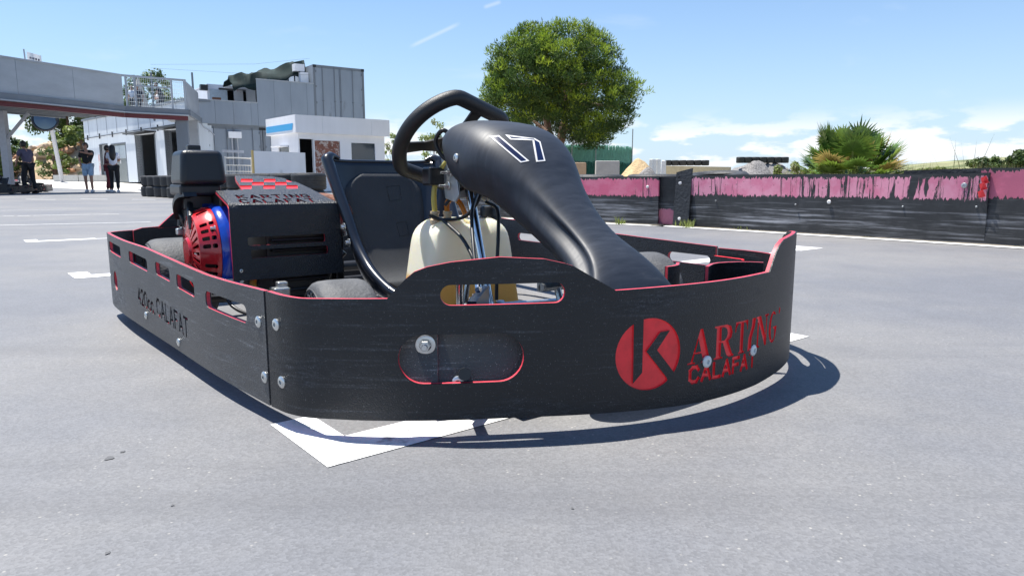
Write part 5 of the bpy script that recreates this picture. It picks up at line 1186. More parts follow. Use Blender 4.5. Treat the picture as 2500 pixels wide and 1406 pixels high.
def container_block():
    A = (-14.56,33.0); B = (-7.8,37.88); ang, ln = frame(A,B); S = lambda px: s_at(A, ang, px)
    Z = lambda px, py: at(px,py,A[1]+S(px)*math.sin(ang)).z
    root = empty('terrace_building', (A[0],A[1],0), ang); tag(root,'grey clad terrace building above the lower container, reached by the bridge','building')
    x1, x2 = S(646), S(781); z0, za, zb = 3.08, Z(500,243), Z(646,194)
    # stepped cladding parapet with joints between its sheets
    k = 0; x = 0.0
    while x < x2-.02:
        w = min(.82, x2-x)
        if x < x1 < x+w: w = x1-x
        zt = za if x < x1-.01 else zb; part('cladding_sheet', root, STEEL, ((x+.004,0,z0),(x+w-.004,.06,zt))); x += w; k += 1
    part('coping', root, GALV, ((-.02,-.03,za),(x1-.002,.10,za+.04))); part('coping', root, GALV, ((x1,-.03,zb),(x2,.10,zb+.04))); part('terrace_deck', root, STEEL2, ((.0,.07,3.0),(ln,6.5,3.12)))
    part('side_wall', root, STEEL, ((-.06,.02,z0),(-.005,5.5,za)))
    # the room on the terrace, its awning and furniture
    rx0, rx1 = S(560), S(648); cab = part('terrace_room', root, OFFW, ((rx0,2.6,3.12),(rx0+.1,6.0,5.15)), ((rx0,2.6,5.05),(x2+1.2,6.0,5.2)), ((rx0+.1,2.6,3.12),(rx0+.55,2.7,5.05)), ((x2-2.6,2.6,3.12),(x2+.6,2.7,5.05)))
    part('room_interior', cab, DARK, ((rx0+.5,3.6,3.12),(x2,3.7,5.05))); part('window', cab, PALEGL, ((rx0+.12,2.56,4.35),(rx0+.95,2.595,4.95))); part('poster', cab, pm('poster_print',(.6,.58,.58),.5,col2=(.35,.05,.06),c2=(.55,.6),c2scale=2), ((x1-.5,2.2,3.9),(x1-.05,2.23,4.95)))
    part('speaker_lamp', cab, BLKM, ((rx0-.35,2.3,4.85),(rx0-.02,2.6,5.12)))
    for dx in (0.4, 1.5): part('chair_back', root, pm('brown_wood',(.15,.06,.03),.6), ((rx0+dx-1.6,1.2,4.1),(rx0+dx-1.2,1.26,4.42)))
    n, m = 26, 8; V = []; F = []; rr = random.Random(2); tx0, tx1 = S(600), S(776)
    for i in range(n+1):
        for j in range(m+1):
            u = i/n; zc = 5.42+1.15*u - .10*math.sin(math.pi*u) + .09*math.sin(u*17)*(.5+.5*math.cos(j*1.7)); V.append((tx0+(tx1-tx0)*u, .6+1.9*j/m+.15*math.sin(u*9+j), zc + .10*math.sin(j*2.1+u*11) + rr.uniform(-.03,.03) - .75*max(0,1-j/2.5)**1.3 - .25*max(0,(j-5)/3)))
    for i in range(n):
        for j in range(m): a = i*(m+1)+j; F.append((a,a+1,a+m+2,a+m+1))
    o = MB().add(V,F).build('tarpaulin', TARP, root, smooth=50); s = o.modifiers.new('t','SOLIDIFY'); s.thickness = .03
    for u in (.35,.62,.9): MB().tube([(tx0+(tx1-tx0)*u,1.4,3.1),(tx0+(tx1-tx0)*u,1.4,5.3+.9*u)], .03, 6).build('awning_pole', BLKM, root)
    part('white_junk', root, OFFW, ((x2-.75,.5,5.9),(x2-.25,.9,6.25))); part('white_junk', root, OFFW, ((x2-.5,.4,5.2),(x2-.1,.7,5.85))); part('upper_window', root, PALEGL, ((x2-1.8,1.9,5.3),(x2-.6,1.95,5.75)))
    for px, top_, yy in ((439,185,-.1),(500,175,.1)):
        sx = S(px) if px > 495 else -1.75; MB().tube([(sx,yy+.3,3.1),(sx,yy+.3,Z(500,top_))], .045, 8).build('mast', STEEL2, root)
    for za_, zb_ in ((5.55,6.55),(5.4,5.75)): MB().tube([(-1.75,.2,za_),(x2*.5,.3,(za_+zb_)/2-.05),(x2,.4,zb_)], .004, 4).build('wire', CAB, root)
    MB().tube(catmull([(-.3,-.10,3.4),(.05,-.12,3.2),(.25,-.10,2.9),(.5,-.10,2.75),(.7,-.08,2.55)],5), .03, 6).build('cable_bundle', GREYP, root, smooth=60)
    # lower container, its end doors in two leaves
    def container(x0, x1_, z0_, z1_, y0, depth, label, bars, name='shipping_container'):
        c = empty(name, (A[0]+math.cos(ang)*x0-math.sin(ang)*y0, A[1]+math.sin(ang)*x0+math.cos(ang)*y0, z0_), ang); tag(c, label, 'container'); w = x1_-x0; h = z1_-z0_
        part('body', c, STEEL, ((.0,.06,0),(w,depth,h)))
        for fx in (0, w-.10): part('corner_post', c, STEEL2, ((fx,0,0),(fx+.10,.058,h)))
        part('top_rail', c, STEEL2, ((.102,0,h-.13),(w-.102,.058,h))); part('sill_rail', c, STEEL2, ((.102,0,0),(w-.102,.058,.14)))
        for a_, b_ in ((.11,w/2-.01),(w/2+.01,w-.11)): part('door_leaf', c, STEEL, ((a_,.012,.145),(b_,.058,h-.135)))
        for bx in bars:
            bb = MB().tube([(bx*w,-.03,.08),(bx*w,-.03,h-.06)], .019, 8); bb.box((bx*w-.05,-.035,h*.42),(bx*w+.05,-.01,h*.44)); bb.build('locking_bar', STEEL2, c)
        for hz in (.12,.38,.64,.88):
            for hx in (.10,w-.16): part('hinge', c, STEEL2, ((hx,-.025,h*hz),(hx+.06,.011,h*hz+.10)))
        for cx in (-.01,w-.15):
            for cz in (0,h-.13): part('corner_casting', c, BLKM, ((cx,-.02,cz),(cx+.16,.0,cz+.13)))
        return c
    container(.35, S(655), .30, 3.0, .10, 6.0, 'lower grey container with closed doors between the bridge foot and the booth', (.14,.36,.48,.82)); container(S(655)+.03, S(655)+2.75, .30, 3.0, .10, 6.0, 'second lower container half hidden behind the white booth', (.14,.36,.64,.86))
    container(x2+.01, S(901), 3.14, Z(900,172)+.05, .02, 6.0, 'upper grey shipping container standing on top at the building end', (.17,.40,.52,.76))
    part('meter_box', root, OFFW, ((1.35,-.02,2.45),(1.95,.08,2.75))); MB().tube([(1.5,.03,.4),(1.5,.03,2.45)], .03, 6).tube([(1.75,.03,.4),(1.75,.03,2.45)], .03, 6).build('conduit', GREYP, root)
container_block()

def booth():
    A = (-7.9,26.0); ang = math.atan2(.643,.766); g = .05; root = empty('ticket_booth', (A[0],A[1],g), ang); tag(root,'white kiosk booth with overhanging fascia and blue stripe in front of the containers','booth')
    W_, D_ = 3.92, 2.85; H = 2.14; top = 2.78
    # local x along the shaded front, y along the sunlit end
    S = lambda px: s_at(A, ang, px); ins = .13; w0, w1 = ins, W_-ins-.05
    d0, d1 = S(744)+.0, S(777); o0, o1 = S(781), S(842); v0, v1 = S(869), S(926); zt = 1.93
    part('wall', root, OFFW, ((w0,ins,0),(d0,ins+.1,H)), ((d0,ins,zt),(d1,ins+.1,H)), ((d1,ins,0),(o0,ins+.1,H)), ((o0,ins,zt-.04),(o1,ins+.1,H)), ((o0,ins,0),(o1,ins+.1,.65)), ((o1,ins,0),(v0,ins+.1,H)), ((v0,ins,zt-.08),(v1,ins+.1,H)), ((v0,ins,0),(v1,ins+.1,1.0)), ((v1,ins,0),(w1,ins+.1,H)))
    part('wall', root, OFFW, ((w0,ins+.1,0),(w0+.1,D_-ins,1.15)), ((w0,ins+.1,1.15),(w0+.1,1.0,1.72)), ((w0,2.0,1.15),(w0+.1,D_-ins,1.72)), ((w0,ins+.1,1.72),(w0+.1,D_-ins,H)), ((w1-.1,ins+.1,0),(w1,D_-ins,H)), ((w0+.1,D_-ins-.1,0),(w1-.1,D_-ins,H)))
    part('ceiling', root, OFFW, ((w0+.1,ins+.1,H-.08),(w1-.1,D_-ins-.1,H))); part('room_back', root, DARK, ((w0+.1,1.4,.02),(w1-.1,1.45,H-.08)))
    # fascia box in sheets
    for a, b in ((0,1.05),(1.05,3.1),(3.1,W_)): part('fascia_sheet', root, OFFW, ((a+.003,0,H),(b-.003,.05,top)))
    part('fascia_sheet', root, OFFW, ((0,.051,H),(.05,D_,top))); part('fascia_sheet', root, OFFW, ((W_-.05,.051,H),(W_,D_,top))); part('roof', root, OFFW, ((.05,.05,top-.08),(W_-.05,D_,top-.02))); part('soffit', root, OFFW, ((.05,.05,H),(W_-.05,D_,H+.04)))
    mb = MB().quad_prism([(-.004,.30,H+.10),(-.004,D_-.05,H+.10),(-.004,D_-.05,H+.34),(-.004,.20,H+.34)], (-.01,0,0)); mb.build('blue_stripe', CYAN, root)
    part('boarded_window', root, OSB, ((o0+.02,ins+.03,.65),(o1-.02,ins+.06,zt-.05))); part('window', root, GLASS, ((v0,ins+.05,1.0),(v1,ins+.07,zt-.08))); part('window', root, GLASS, ((w0+.04,1.0,1.15),(w0+.06,2.0,1.72)))
    part('door_post', root, GREYP, ((d1-.03,ins-.02,0),(d1+.01,ins-.001,zt))); part('counter', root, OFFW, ((w0-.35,1.0,1.66),(w0-.02,1.9,1.70)))
    return root
booth()
# hoarding board and crowd railing before the booth
def hoarding():
    a = at(619,440,23.5); b = at(748,440,25.2); ang, ln = frame(a,b); r_ = empty('hoarding_board', (a.x,a.y,0), ang); tag(r_,'blank white hoarding board with raw wooden edge left of the booth','board')
    part('board', r_, OFFW, ((.06,0,.25),(ln,.03,1.43))); part('wooden_edge', r_, WOOD, ((0,-.01,.2),(.055,.05,1.45)))
    a = at(553,440,23.0); b = at(617,440,23.8); ang, ln = frame(a,b); r_ = empty('crowd_railing', (a.x,a.y,0), ang); tag(r_,'white tubular railing with mesh beside the hoarding board','railing'); wp = pm('cream_rail_paint',(.62,.60,.55),.45)
    MB().tube(catmull([(0,0,.0),(0,0,1.1),(.08,0,1.18),(ln-.1,0,1.18),(ln-.02,0,1.1),(ln,0,0)],5), .022, 8).build('rail_frame', wp, r_, smooth=60)
    for z in (.95,.75): MB().tube([(0,0,z),(ln,0,z)], .018, 6).build('rail', wp, r_)
    for k in range(10): MB().tube([(.05+k*(ln-.1)/9,0,.2),(.05+k*(ln-.1)/9,0,.95)], .008, 5).build('rail_bar', wp, r_)
    part('cross_beam', r_, GREYP, ((.2,.4,1.38),(ln,.46,1.46)))
hoarding()

# ------------------------------------------------------------------ footbridge
def footbridge():
    P0 = Vector((-18.6,18.3,0)); P1 = at(318,440,27.5); P2 = at(470,440,28.9); P3 = at(498,440,32.8)
    root = empty('footbridge', (P1.x,P1.y,0)); tag(root,'grey steel footbridge with sheet parapet crossing to the terrace','footbridge')
    root.scale = (1,1,.952); zb, zd, zt = 3.13, 3.42, 4.62; O = Vector((P1.x,P1.y,0))
    def seg(a, b): a = Vector((a.x,a.y,0))-O; b = Vector((b.x,b.y,0))-O; d = (b-a).normalized(); n = Vector((-d.y,d.x,0)); return a, b, d, (n if n.y > 0 else -n), (b-a).length
    def bx(name, mat, a, d, n, s0, s1, n0, n1, z0, z1, par=root):
        pts = [a+d*s+n*t for s,t in ((s0,n0),(s1,n0),(s1,n1),(s0,n1))]; return MB().quad_prism([p+Vector((0,0,z0)) for p in pts], (0,0,z1-z0)).build(name, mat, par)
    a, b, d, n, ln = seg(P0,P1); wd = 2.6
    k = 5; w = ln/k
    for i in range(k): bx('parapet_sheet', GALV, a, d, n, i*w+.006, (i+1)*w-.006, 0, .03, zd, zt)
    bx('handrail', GALV, a, d, n, 0, ln, -.03, .07, zt, zt+.06)
    bx('edge_beam', STEEL2, a, d, n, 0, ln+.15, -.10, .0, 3.22, zd+.02); bx('beam_flange', GALV, a, d, n, 0, ln+.15, -.16, .10, 3.17, 3.22); bx('maroon_beam', MAROON, a, d, n, 0, ln, .02, .14, 3.0, 3.165)
    for t in (.55,1.05,1.55,2.05): bx('deck_rib', STEEL2, a, d, n, 0, ln, t, t+.08, 3.05, 3.21)
    bx('deck', GALV, a, d, n, 0, ln, .0, wd, 3.225, 3.30); bx('edge_beam', STEEL2, a, d, n, 0, ln-.5, wd, wd+.12, 3.0, 3.4); bx('parapet_sheet', GALV, a, d, n, 0, ln-.6, wd+.02, wd+.05, 3.42, zt)
    # railing bay with wire mesh
    a2, b2, d2, n2, l2 = seg(P1,P2)
    bx('edge_beam', STEEL2, a2, d2, n2, 0, l2, -.10, .0, 3.22, zd+.02); bx('beam_flange', GALV, a2, d2, n2, 0, l2, -.16, .10, 3.17, 3.22); bx('maroon_beam', MAROON, a2, d2, n2, 0, l2, .02, .14, 3.0, 3.165); bx('deck', GALV, a2, d2, n2, 0, l2, 0, wd, 3.225, 3.30)
    bx('handrail', GALV, a2, d2, n2, 0, l2, -.03, .04, zt-.02, zt+.06)
    for s in (.12,.42,l2-.55,l2-.06): bx('railing_post', GALV, a2, d2, n2, s-.035, s+.035, -.02, .05, zd, zt)
    bx('railing_rail', GALV, a2, d2, n2, .42, l2-.55, -.02, .03, zt-.36, zt-.31)
    mesh = MB()
    for i in range(30): q = a2+d2*(.2+(l2-.3)*i/29); mesh.tube([q+Vector((0,0,zd)), q+Vector((0,0,zt))], .005, 4)
    for i in range(8): z = zd+.06+i*.15; mesh.tube([a2+d2*.15+Vector((0,0,z)), a2+d2*(l2-.1)+Vector((0,0,z))], .005, 4)
    mesh.build('wire_mesh', ZINC, root)['kind'] = 'stuff'
    a3, b3, d3, n3, l3 = seg(P2,P3); n3 = -n3 if n3.x > 0 else n3
    bx('parapet_sheet', GALV, a3, d3, n3, 0, l3, 0, .03, zd, zt); bx('edge_beam', STEEL2, a3, d3, n3, 0, l3, -.10, 0, 3.2, zd+.02); bx('deck', GALV, a3, d3, n3, 0, l3, 0, 1.2, 3.225, 3.30); bx('bridge_leg', STEEL2, a3, d3, n3, .1, .45, .05, .5, .15, 3.2)
    leg = Vector((at(480,440,31.5).x,31.5,0))-O; MB().quad_prism([leg+Vector((-.35,0,.15)),leg+Vector((.2,0,.15)),leg+Vector((.2,0,3.2)),leg+Vector((-.75,0,3.2)),leg+Vector((-.35,0,2.2))], (0,.12,0)).build('bridge_leg', GALV, root)
    # near-end supports: posts, knee brace and maroon cross beam
    g = Vector((at(45,440,25.5).x,25.5,0))-O; hp = Vector((at(22,440,25.5).x,25.5,0))-O
    MB().box((hp.x-.12,hp.y-.1,0),(hp.x+.13,hp.y+.1,3.05)).build('bridge_leg', GREYP, root); MB().tube([hp+Vector((.1,0,2.05)), hp+Vector((.95,0,2.98))], .06, 8).build('knee_brace', GREYP, root); MB().box((hp.x-4,hp.y-.08,1.85),(hp.x-.12,hp.y+.08,2.15)).build('maroon_beam', MAROON, root); MB().box((hp.x-4,hp.y-.07,1.72),(hp.x-.12,hp.y+.07,1.845)).build('cross_beam', GREYP, root); MB().box((hp.x-4,hp.y-.04,.15),(hp.x-.12,hp.y+.0,.62)).build('low_board', STEEL2, root)
    MB().box((hp.x-3.3,hp.y-.1,0),(hp.x-3.1,hp.y+.1,3.05)).build('bridge_leg', GREYP, root)
    return root
footbridge()
def mirror():
    b = at(152,440,41); t = at(122,292,39.0); base = Vector((b.x,b.y,gz(41))); root = empty('mirror_post', base); tag(root,'leaning pale post carrying a round black-rimmed traffic mirror','traffic mirror'); tp = t-base
    MB().tube([(0,0,0), tuple(tp)], .11, 10).build('post', GREYP, root, smooth=40)
    nrm = Vector((.30,-1,.16)).normalized(); M = axis_matrix(tp+Vector((-.1,-.25,.0)), nrm)
    MB().lathe([(.56,-.06),(.66,-.05),(.68,.02),(.62,.06),(.56,.03)], 40, M).build('mirror_rim', BLKM, root, smooth=50); mm = pm('mirror_glass',(.16,.17,.18),.05,1.0); MB().lathe([(0,.05),(.3,.035),(.57,.0)], 40, M).build('mirror_glass', mm, root, smooth=70)
    p = tp+Vector((-.1,-.25,0)); MB().tube([p+Vector((-.55,0,.25)),p+Vector((-.55,0,.75)),p+Vector((.6,0,.68)),p+Vector((.6,0,-.1))], .035, 6).build('mirror_bracket', BLKM, root)
    for k, (x0,x1) in enumerate(((-.9,.55),(.6,2.3))): part('kerb_block', root, pm('kerb_concrete',(.5,.49,.46),.9,var=.1), ((x0,.6,.0),(x1,.95,.42)))
mirror()
def flag():
    q = at(96,440,33); root = empty('flag', (q.x,q.y,gz(33))); tag(root,'small white flag with dark lettering flying above the bridge parapet','flag'); z = lambda py: at(96,py,33).z
    MB().tube([(0,0,3.3),(-.1,0,z(128))], .03, 6).build('flag_pole', GREYP, root); V = []; F = []
    for i in range(9):
        for j in range(4): V.append((.02+i*.078, .06*math.sin(i*1.1), z(134)-.16*j*(1-.05*i)-.022*i)); 
    for i in range(8):
        for j in range(3): a = i*4+j; F.append((a,a+1,a+5,a+4))
    o = MB().add(V,F).build('cloth', pm('white_flag_cloth',(.75,.75,.76),.8,transl=.3), root, smooth=70)
    mb = MB()
    for i in range(6): mb.add([(.1+i*.08,.06*math.sin((i+1)*1.1)-.012,z(134)-.22-.02*i),(.15+i*.08,.06*math.sin((i+1.5)*1.1)-.012,z(134)-.22-.02*i),(.15+i*.08,.06*math.sin((i+1.5)*1.1)-.012,z(134)-.31-.02*i),(.1+i*.08,.06*math.sin((i+1)*1.1)-.012,z(134)-.31-.02*i)],[(0,1,2,3)])
    mb.build('flag_print', NAVY, o)
flag()
# rock bank
def rocks():
    q = at(120,440,49); V = []; F = []; n, m = 30, 8
    for i in range(n+1):
        for j in range(m+1):
            x = -9+18*i/n; y = -2.5+6*j/m; h = 2.4*math.sin(math.pi*min(1,max(0,(j)/m*.9)))**1.2*(.75+.3*math.sin(x*.5+1)); V.append((x,y,h+.25*noise.noise(Vector((x,y,0)))-.1))
    for i in range(n):
        for j in range(m): a = i*(m+1)+j; F.append((a,a+1,a+m+2,a+m+1))
    bank = tag(MB().add(V,F).build('rock_bank', pm('sandy_bank',(.45,.33,.22),.95,var=.25,vscale=1.5,col2=(.12,.15,.05),c2=(.55,.65),c2scale=.8), None, smooth=60, loc=(q.x,q.y,gz(49))), kind='structure'); rr = random.Random(6)
    bases = []; RM = [pm('orange_rock',(.42,.22,.12),.9,var=.3,vscale=2,bump=.5,bscale=6), pm('buff_rock',(.52,.40,.28),.9,var=.25,vscale=2,bump=.5,bscale=6)]
    for k in range(4):
        bm = bmesh.new(); bmesh.ops.create_icosphere(bm, subdivisions=2, radius=1)
        for v in bm.verts: v.co *= 1+.35*noise.noise(v.co*1.3+Vector((k*5,0,0))); v.co.z *= .7; v.co.x = max(-.85,min(.85,v.co.x)); v.co.z = max(-.5,min(.55,v.co.z))
        me = bpy.data.meshes.new('rock'); bm.to_mesh(me); bm.free(); me.materials.append(RM[k%2]); bases.append(me)
    for k in range(70):
        x = rr.uniform(-7.5,6.5); t = rr.random(); y = -2.4+t*3.6; h = 2.4*math.sin(math.pi*min(1,(y+2.5)/6*.9))**1.2*(.75+.3*math.sin(x*.5+1)); o = link('rock', rr.choice(bases), bank); o.location = (x,y,h+.05); o.rotation_euler = (rr.uniform(-.3,.3),rr.uniform(-.3,.3),rr.random()*6.3); s = rr.uniform(.18,.5); o.scale = (s*1.3,s,s)
rocks()

# ------------------------------------------------------------------ people
SKIN = pm('skin', (.42,.22,.15), .55); HAIRD = pm('dark_hair', (.012,.009,.008), .5, var=.3); SOLE = pm('white_shoe', (.65,.66,.68), .6)
def skin_mesh(name, verts, edges, radii, mat, parent, sub=1):
    me = bpy.data.meshes.new(name); me.from_pydata([tuple(v) for v in verts], edges, []); o = link(name, me, parent); o.modifiers.new('s','SKIN'); sv = me.skin_vertices[0].data
    for i, r in enumerate(radii): sv[i].radius = (r if isinstance(r,tuple) else (r,r))
    sv[0].use_root = True; m = o.modifiers.new('u','SUBSURF'); m.levels = m.render_levels = sub
    dg = bpy.context.evaluated_depsgraph_get(); ev = o.evaluated_get(dg); nm = bpy.data.meshes.new_from_object(ev); o.modifiers.clear(); o.data = nm; nm.materials.clear(); nm.materials.append(mat); nm.polygons.foreach_set('use_smooth',[True]*len(nm.polygons)); return o
def person(label, loc, yaw, h=1.72, arms='down', shirt=(.1,.1,.1), legs=(.05,.05,.06), shorts=False, shoes=None, hair='short', lean=0.0, step=.12, female=False, group=None, hat=False, bust=False):
    k = h/1.75; root = empty('person', loc, yaw); root.scale = (k,k,k); tag(root, label, 'person', group); fx = lambda x, y, z: Vector((x, y + lean*max(0,z-.95), z - .12*abs(lean)*max(0,z-.95)))   # faces +y
    hw = .155 if female else .185; hip = .10 if female else .095
    J = {'pel':fx(0,0,.98),'wst':fx(0,0,1.12),'chs':fx(0,.01,1.33),'nck':fx(0,0,1.48),'hd':fx(0,.02,1.56),'shL':fx(-hw,0,1.43),'shR':fx(hw,0,1.43),'hpL':fx(-hip,0,.93),'hpR':fx(hip,0,.93),'knL':Vector((-hip-.01,.03+step,.51)),'knR':Vector((hip+.01,.02-step*.5,.51)),'anL':Vector((-hip-.01,-.02+step*1.2,.09)),'anR':Vector((hip+.01,-.03-step,.09))}
    if arms == 'down': A = {'elL':fx(-hw-.07,-.03,1.15),'wrL':fx(-hw-.06,.06,.92),'elR':fx(hw+.07,-.03,1.15),'wrR':fx(hw+.06,.06,.92)}
    elif arms == 'reach': A = {'elL':fx(-hw-.04,.12,1.18),'wrL':fx(-hw+.02,.30,1.0),'elR':fx(hw+.05,.0,1.15),'wrR':fx(hw+.04,.08,.92)}
    elif arms == 'cross': A = {'elL':fx(-hw-.05,.08,1.20),'wrL':fx(.04,.22,1.22),'elR':fx(hw+.05,.08,1.20),'wrR':fx(-.04,.24,1.16)}
    else: A = {'elL':fx(-hw-.03,.16,1.36),'wrL':fx(.05,.26,1.42),'elR':fx(hw+.06,.0,1.16),'wrR':fx(hw-.02,.16,1.02)}
    J.update(A); ha = {}
    for s in 'LR': d = (J['wr'+s]-J['el'+s]).normalized(); J['pa'+s] = J['wr'+s]+d*.07; ha[s] = d
    names = list(J); ix = {n_: i for i, n_ in enumerate(names)}; E = [('pel','wst'),('wst','chs'),('chs','nck'),('nck','hd'),('chs','shL'),('chs','shR'),('shL','elL'),('elL','wrL'),('wrL','paL'),('shR','elR'),('elR','wrR'),('wrR','paR'),('pel','hpL'),('pel','hpR'),('hpL','knL'),('knL','anL'),('hpR','knR'),('knR','anR')]
    Rr = {'pel':.13,'wst':.115,'chs':.135,'nck':.055,'hd':.06,'shL':.065,'shR':.065,'elL':.042,'elR':.042,'wrL':.028,'wrR':.028,'paL':.036,'paR':.036,'hpL':.095,'hpR':.095,'knL':.06,'knR':.06,'anL':.042,'anR':.042}
    body = skin_mesh('body', [J[n_] for n_ in names], [(ix[a],ix[b]) for a,b in E], [Rr[n_] for n_ in names], SKIN, root)
    # head with brow, nose, ears; feet; fingers: joined into the body mesh
    bm = bmesh.new(); bm.from_mesh(body.data); hc = J['hd']+Vector((0,.015,.085)); r0 = bmesh.ops.create_uvsphere(bm, u_segments=16, v_segments=12, radius=1)
    for v in r0['verts']:
        c = v.co.copy(); x, y, z = c.x*.075, c.y*.095, c.z*.118
        if z < -.03: x *= .86; y += .008
        if y > .06 and abs(x) < .018 and -.03 < z < .025: y += .022
        v.co = hc+Vector((x,y,z))
    mb = MB()
    for s in (-1,1): mb.tube([hc+Vector((s*.072,-.005,-.02)),hc+Vector((s*.082,-.01,.01)),hc+Vector((s*.078,-.012,.03))], .011, 6)
    mb.tube([hc+Vector((-.025,.086,-.062)),hc+Vector((0,.092,-.064)),hc+Vector((.025,.086,-.062))], .006, 5)
    for s in 'LR':
        d = ha[s]; pa = J['pa'+s]; sd = d.cross(Vector((0,0,1))); sd = sd.normalized() if sd.length > .1 else Vector((1,0,0))
        for q, l in zip((-.024,-.008,.008,.024),(.062,.074,.070,.055)): b0 = pa+sd*q; mb.tube([b0,b0+d*l*.55,b0+d*l*.9+Vector((0,.012,-.006))], [.009,.008,.006], 5)
        mb.tube([pa-d*.03+sd*.03,pa+sd*.05+d*.015,pa+sd*.052+d*.04], [.010,.009,.007], 5)
        an = J['an'+s]; mb.tube([an+Vector((0,-.05,-.05)),an+Vector((0,.06,-.055)),an+Vector((0,.16,-.065))], [.04,.045,.03], 8)
    me2 = bpy.data.meshes.new('tmp'); me2.from_pydata(mb.v,[],mb.f); bm.from_mesh(me2); bm.to_mesh(body.data); bm.free(); body.data.polygons.foreach_set('use_smooth',[True]*len(body.data.polygons))
    ey = MB()
    for s in (-1,1): ey.lathe([(0,.006),(.010,.002),(.011,-.003)], 8, axis_matrix(hc+Vector((s*.030,.084,.008)),(0,1,0)))
    ey.build('eyes', HAIRD, body)
    sub = lambda a, b, t: J[a].lerp(J[b],t)
    cm = lambda nm, c: pm('cloth_'+nm+'_%d_%d_%d' % tuple(int(x*255) for x in c), c, .85, var=.15, vscale=14, bump=.3, bscale=30)
    sv = [J['pel']+Vector((0,0,-.03)),J['wst'],J['chs'],sub('chs','nck',.75),J['shL'],sub('shL','elL',.75),J['shR'],sub('shR','elR',.75)]
    skin_mesh('shirt', sv, [(0,1),(1,2),(2,3),(2,4),(4,5),(2,6),(6,7)], [(.165,.14),(.145,.13),(.158,.145),.075,.088,.072,.088,.072], cm('shirt',shirt), root)
    e = .95 if not shorts else (.0)
    def lg(s): return [J['hp'+s], sub('hp'+s,'kn'+s,.9)] + ([J['kn'+s], sub('kn'+s,'an'+s,.92)] if not shorts else [])
    L1, L2 = lg('L'), lg('R'); vs = [J['pel']] + L1 + L2; n1 = len(L1); ed = [(0,1)]+[(i,i+1) for i in range(1,n1)]+[(0,n1+1)]+[(n1+i,n1+i+1) for i in range(1,n1)]
    rad = [.140]+([.115,.105] if shorts else [.112,.085,.076,.066])*2
    skin_mesh('shorts' if shorts else 'trousers', vs, ed, rad, cm('legs',legs), root)
    for s in 'LR':
        an = J['an'+s]; sh = MB().tube([an+Vector((0,-.075,-.045)),an+Vector((0,.0,-.035)),an+Vector((0,.09,-.052)),an+Vector((0,.175,-.066))], [.043,.052,.05,.028], 10); sh.build('shoe', shoes or BLKM, root, smooth=60)
    hm = MB(); 
    if hair == 'long':
        hm.tube([hc+Vector((0,-.02,.10)),hc+Vector((0,-.05,.05)),hc+Vector((0,-.085,-.08)),hc+Vector((.01,-.11,-.22)),hc+Vector((.01,-.11,-.36)),hc+Vector((.01,-.10,-.46))], [.075,.105,.11,.12,.10,.045], 14)
    bmh = bmesh.new(); rr0 = bmesh.ops.create_uvsphere(bmh, u_segments=16, v_segments=12, radius=1); vs_ = []
    for v in rr0['verts']: v.co = hc+Vector((v.co.x*.088, v.co.y*.106-.014, v.co.z*.125+.014))
    bmesh.ops.delete(bmh, geom=[f for f in bmh.faces if (f.calc_center_median()-hc).y > .045 and (f.calc_center_median()-hc).z < .062 or (f.calc_center_median()-hc).z < -.07], context='FACES')
    meh = bpy.data.meshes.new('h'); bmh.to_mesh(meh); bmh.free(); hm.add([v.co.copy() for v in meh.vertices],[tuple(p.vertices) for p in meh.polygons]); ho = hm.build('hair' if not hat else 'cap', HAIRD if not hat else BLKM, root, smooth=70)
    if hat: MB().quad_prism([hc+Vector((-.07,.06,.06)),hc+Vector((.07,.06,.06)),hc+Vector((.05,.17,.045)),hc+Vector((-.05,.17,.045))],(0,0,.008)).build('cap_peak', BLKM, root)
    return root
def stand(px, Y, z=None): q = at(px,440,Y); return (q.x,q.y,gz(Y)+.008 if z is None else z)
person('man in grey-purple T-shirt and dark trousers bending toward the parked karts', stand(72,24.7), R(75), 1.80, 'reach', (.085,.075,.12), (.014,.014,.018), lean=.16, step=.10, hair='short')
person('man in black T-shirt, cap and light blue shorts with one arm raised', stand(217,26.9), R(-168), 1.84, 'up', (.014,.014,.016), (.36,.50,.66), True, SOLE, 'short', step=.03, hat=True)
person('person in dark red trousers half hidden behind the long-haired woman', stand(266,27.3), R(-60), 1.76, 'cross', (.10,.03,.04), (.16,.02,.03), step=.04, shoes=SOLE)
person('long-haired woman in loose white top and black leggings with crossed arms', stand(280,26.7), R(20), 1.74, 'cross', (.66,.66,.72), (.012,.012,.014), step=.06, female=True, hair='long', shoes=SOLE)
rz = .36+3.68+.12
person('man in pale blue shirt on the terrace beside the folded parasol', stand(340,41,rz), R(170), 1.62, 'down', (.45,.50,.58), (.05,.05,.06), hair='short')
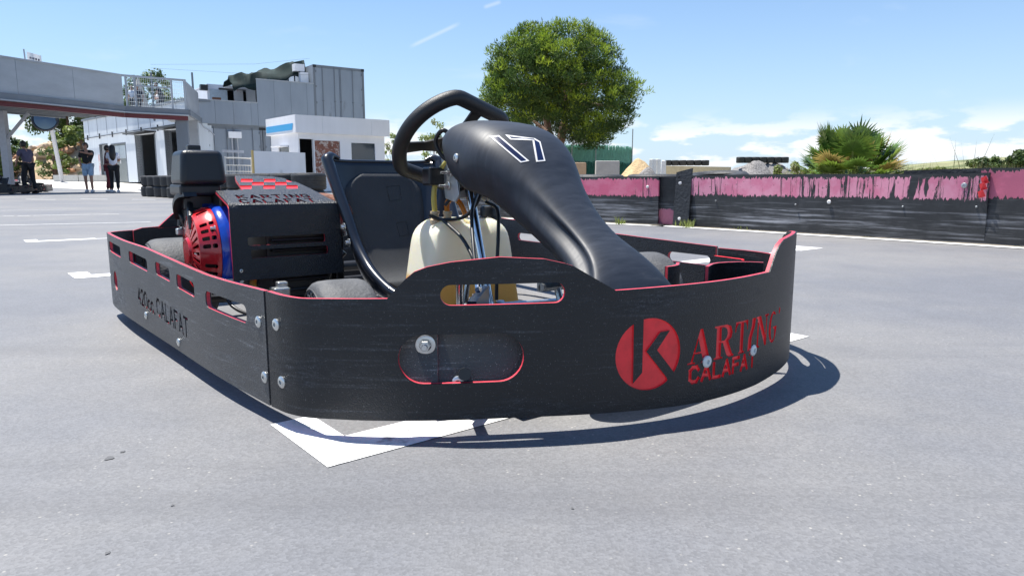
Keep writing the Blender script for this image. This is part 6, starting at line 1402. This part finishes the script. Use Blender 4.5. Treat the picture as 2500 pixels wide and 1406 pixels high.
person('man in dark navy shirt on the terrace in front of the parasol', stand(353,42,rz), R(200), 1.80, 'down', (.02,.025,.05), (.05,.05,.06))
person('man in dark shirt leaning over on the terrace right of the parasol', stand(410,40,rz), R(110), 1.68, 'reach', (.03,.035,.05), (.05,.05,.06), lean=.35)
person('person in white shirt sitting low on the terrace behind the railing', stand(403,40.6,rz-.25), R(150), 1.60, 'cross', (.6,.58,.56), (.05,.05,.06))
def parasol():
    q = at(356,440,43); root = empty('closed_parasol', (q.x,q.y,rz)); tag(root,'folded cream parasol standing on the garage roof terrace','parasol'); MB().tube([(0,0,0),(0,0,2.35)], .025, 8).build('pole', GREYP, root); V = []; F = []; n = 24
    for j, (z, r) in enumerate([(2.32,.03),(2.1,.12),(1.6,.22),(1.1,.34),(.7,.42),(.62,.40)]):
        for i in range(n): a = 2*math.pi*i/n; rr_ = r*(1+.22*math.cos(a*8)); V.append((rr_*math.cos(a),rr_*math.sin(a),z+(.06*math.cos(a*8) if j > 3 else 0)))
    for j in range(5):
        for i in range(n): F.append((j*n+i,j*n+(i+1)%n,(j+1)*n+(i+1)%n,(j+1)*n+i))
    MB().add(V,F).build('canopy', pm('cream_canvas',(.62,.58,.52),.85,transl=.2), root, smooth=60)
parasol()

# ------------------------------------------------------------------ parked karts in the shade of the bridge
SKIP = ('number_digit','nose_fairing','number_fill','fairing_bolt','wiring_loop','plate_lettering','starter_bolt','sidewall_moulding','bumper_stiffener')
for k, (px, Y, yaw, lab) in enumerate([(2,24.2,R(-75),'dark parked kart with red nose cut by the frame edge'),(62,27.0,R(-62),'dark parked kart behind the bending man')]):
    q = at(px,440,Y); c = copy_tree(KART, None, SKIP); c.location = (q.x,q.y,gz(Y)+.008); c.rotation_euler = (0,0,yaw); tag(c, lab, 'go-kart', 'karts parked under the bridge')
    nn = NOSE.copy(); COL.objects.link(nn); nn.data = NOSE.data.copy(); nn.data.materials[0] = RED if k == 0 else NOSEM; nn.parent = c
KART['group'] = 'karts'
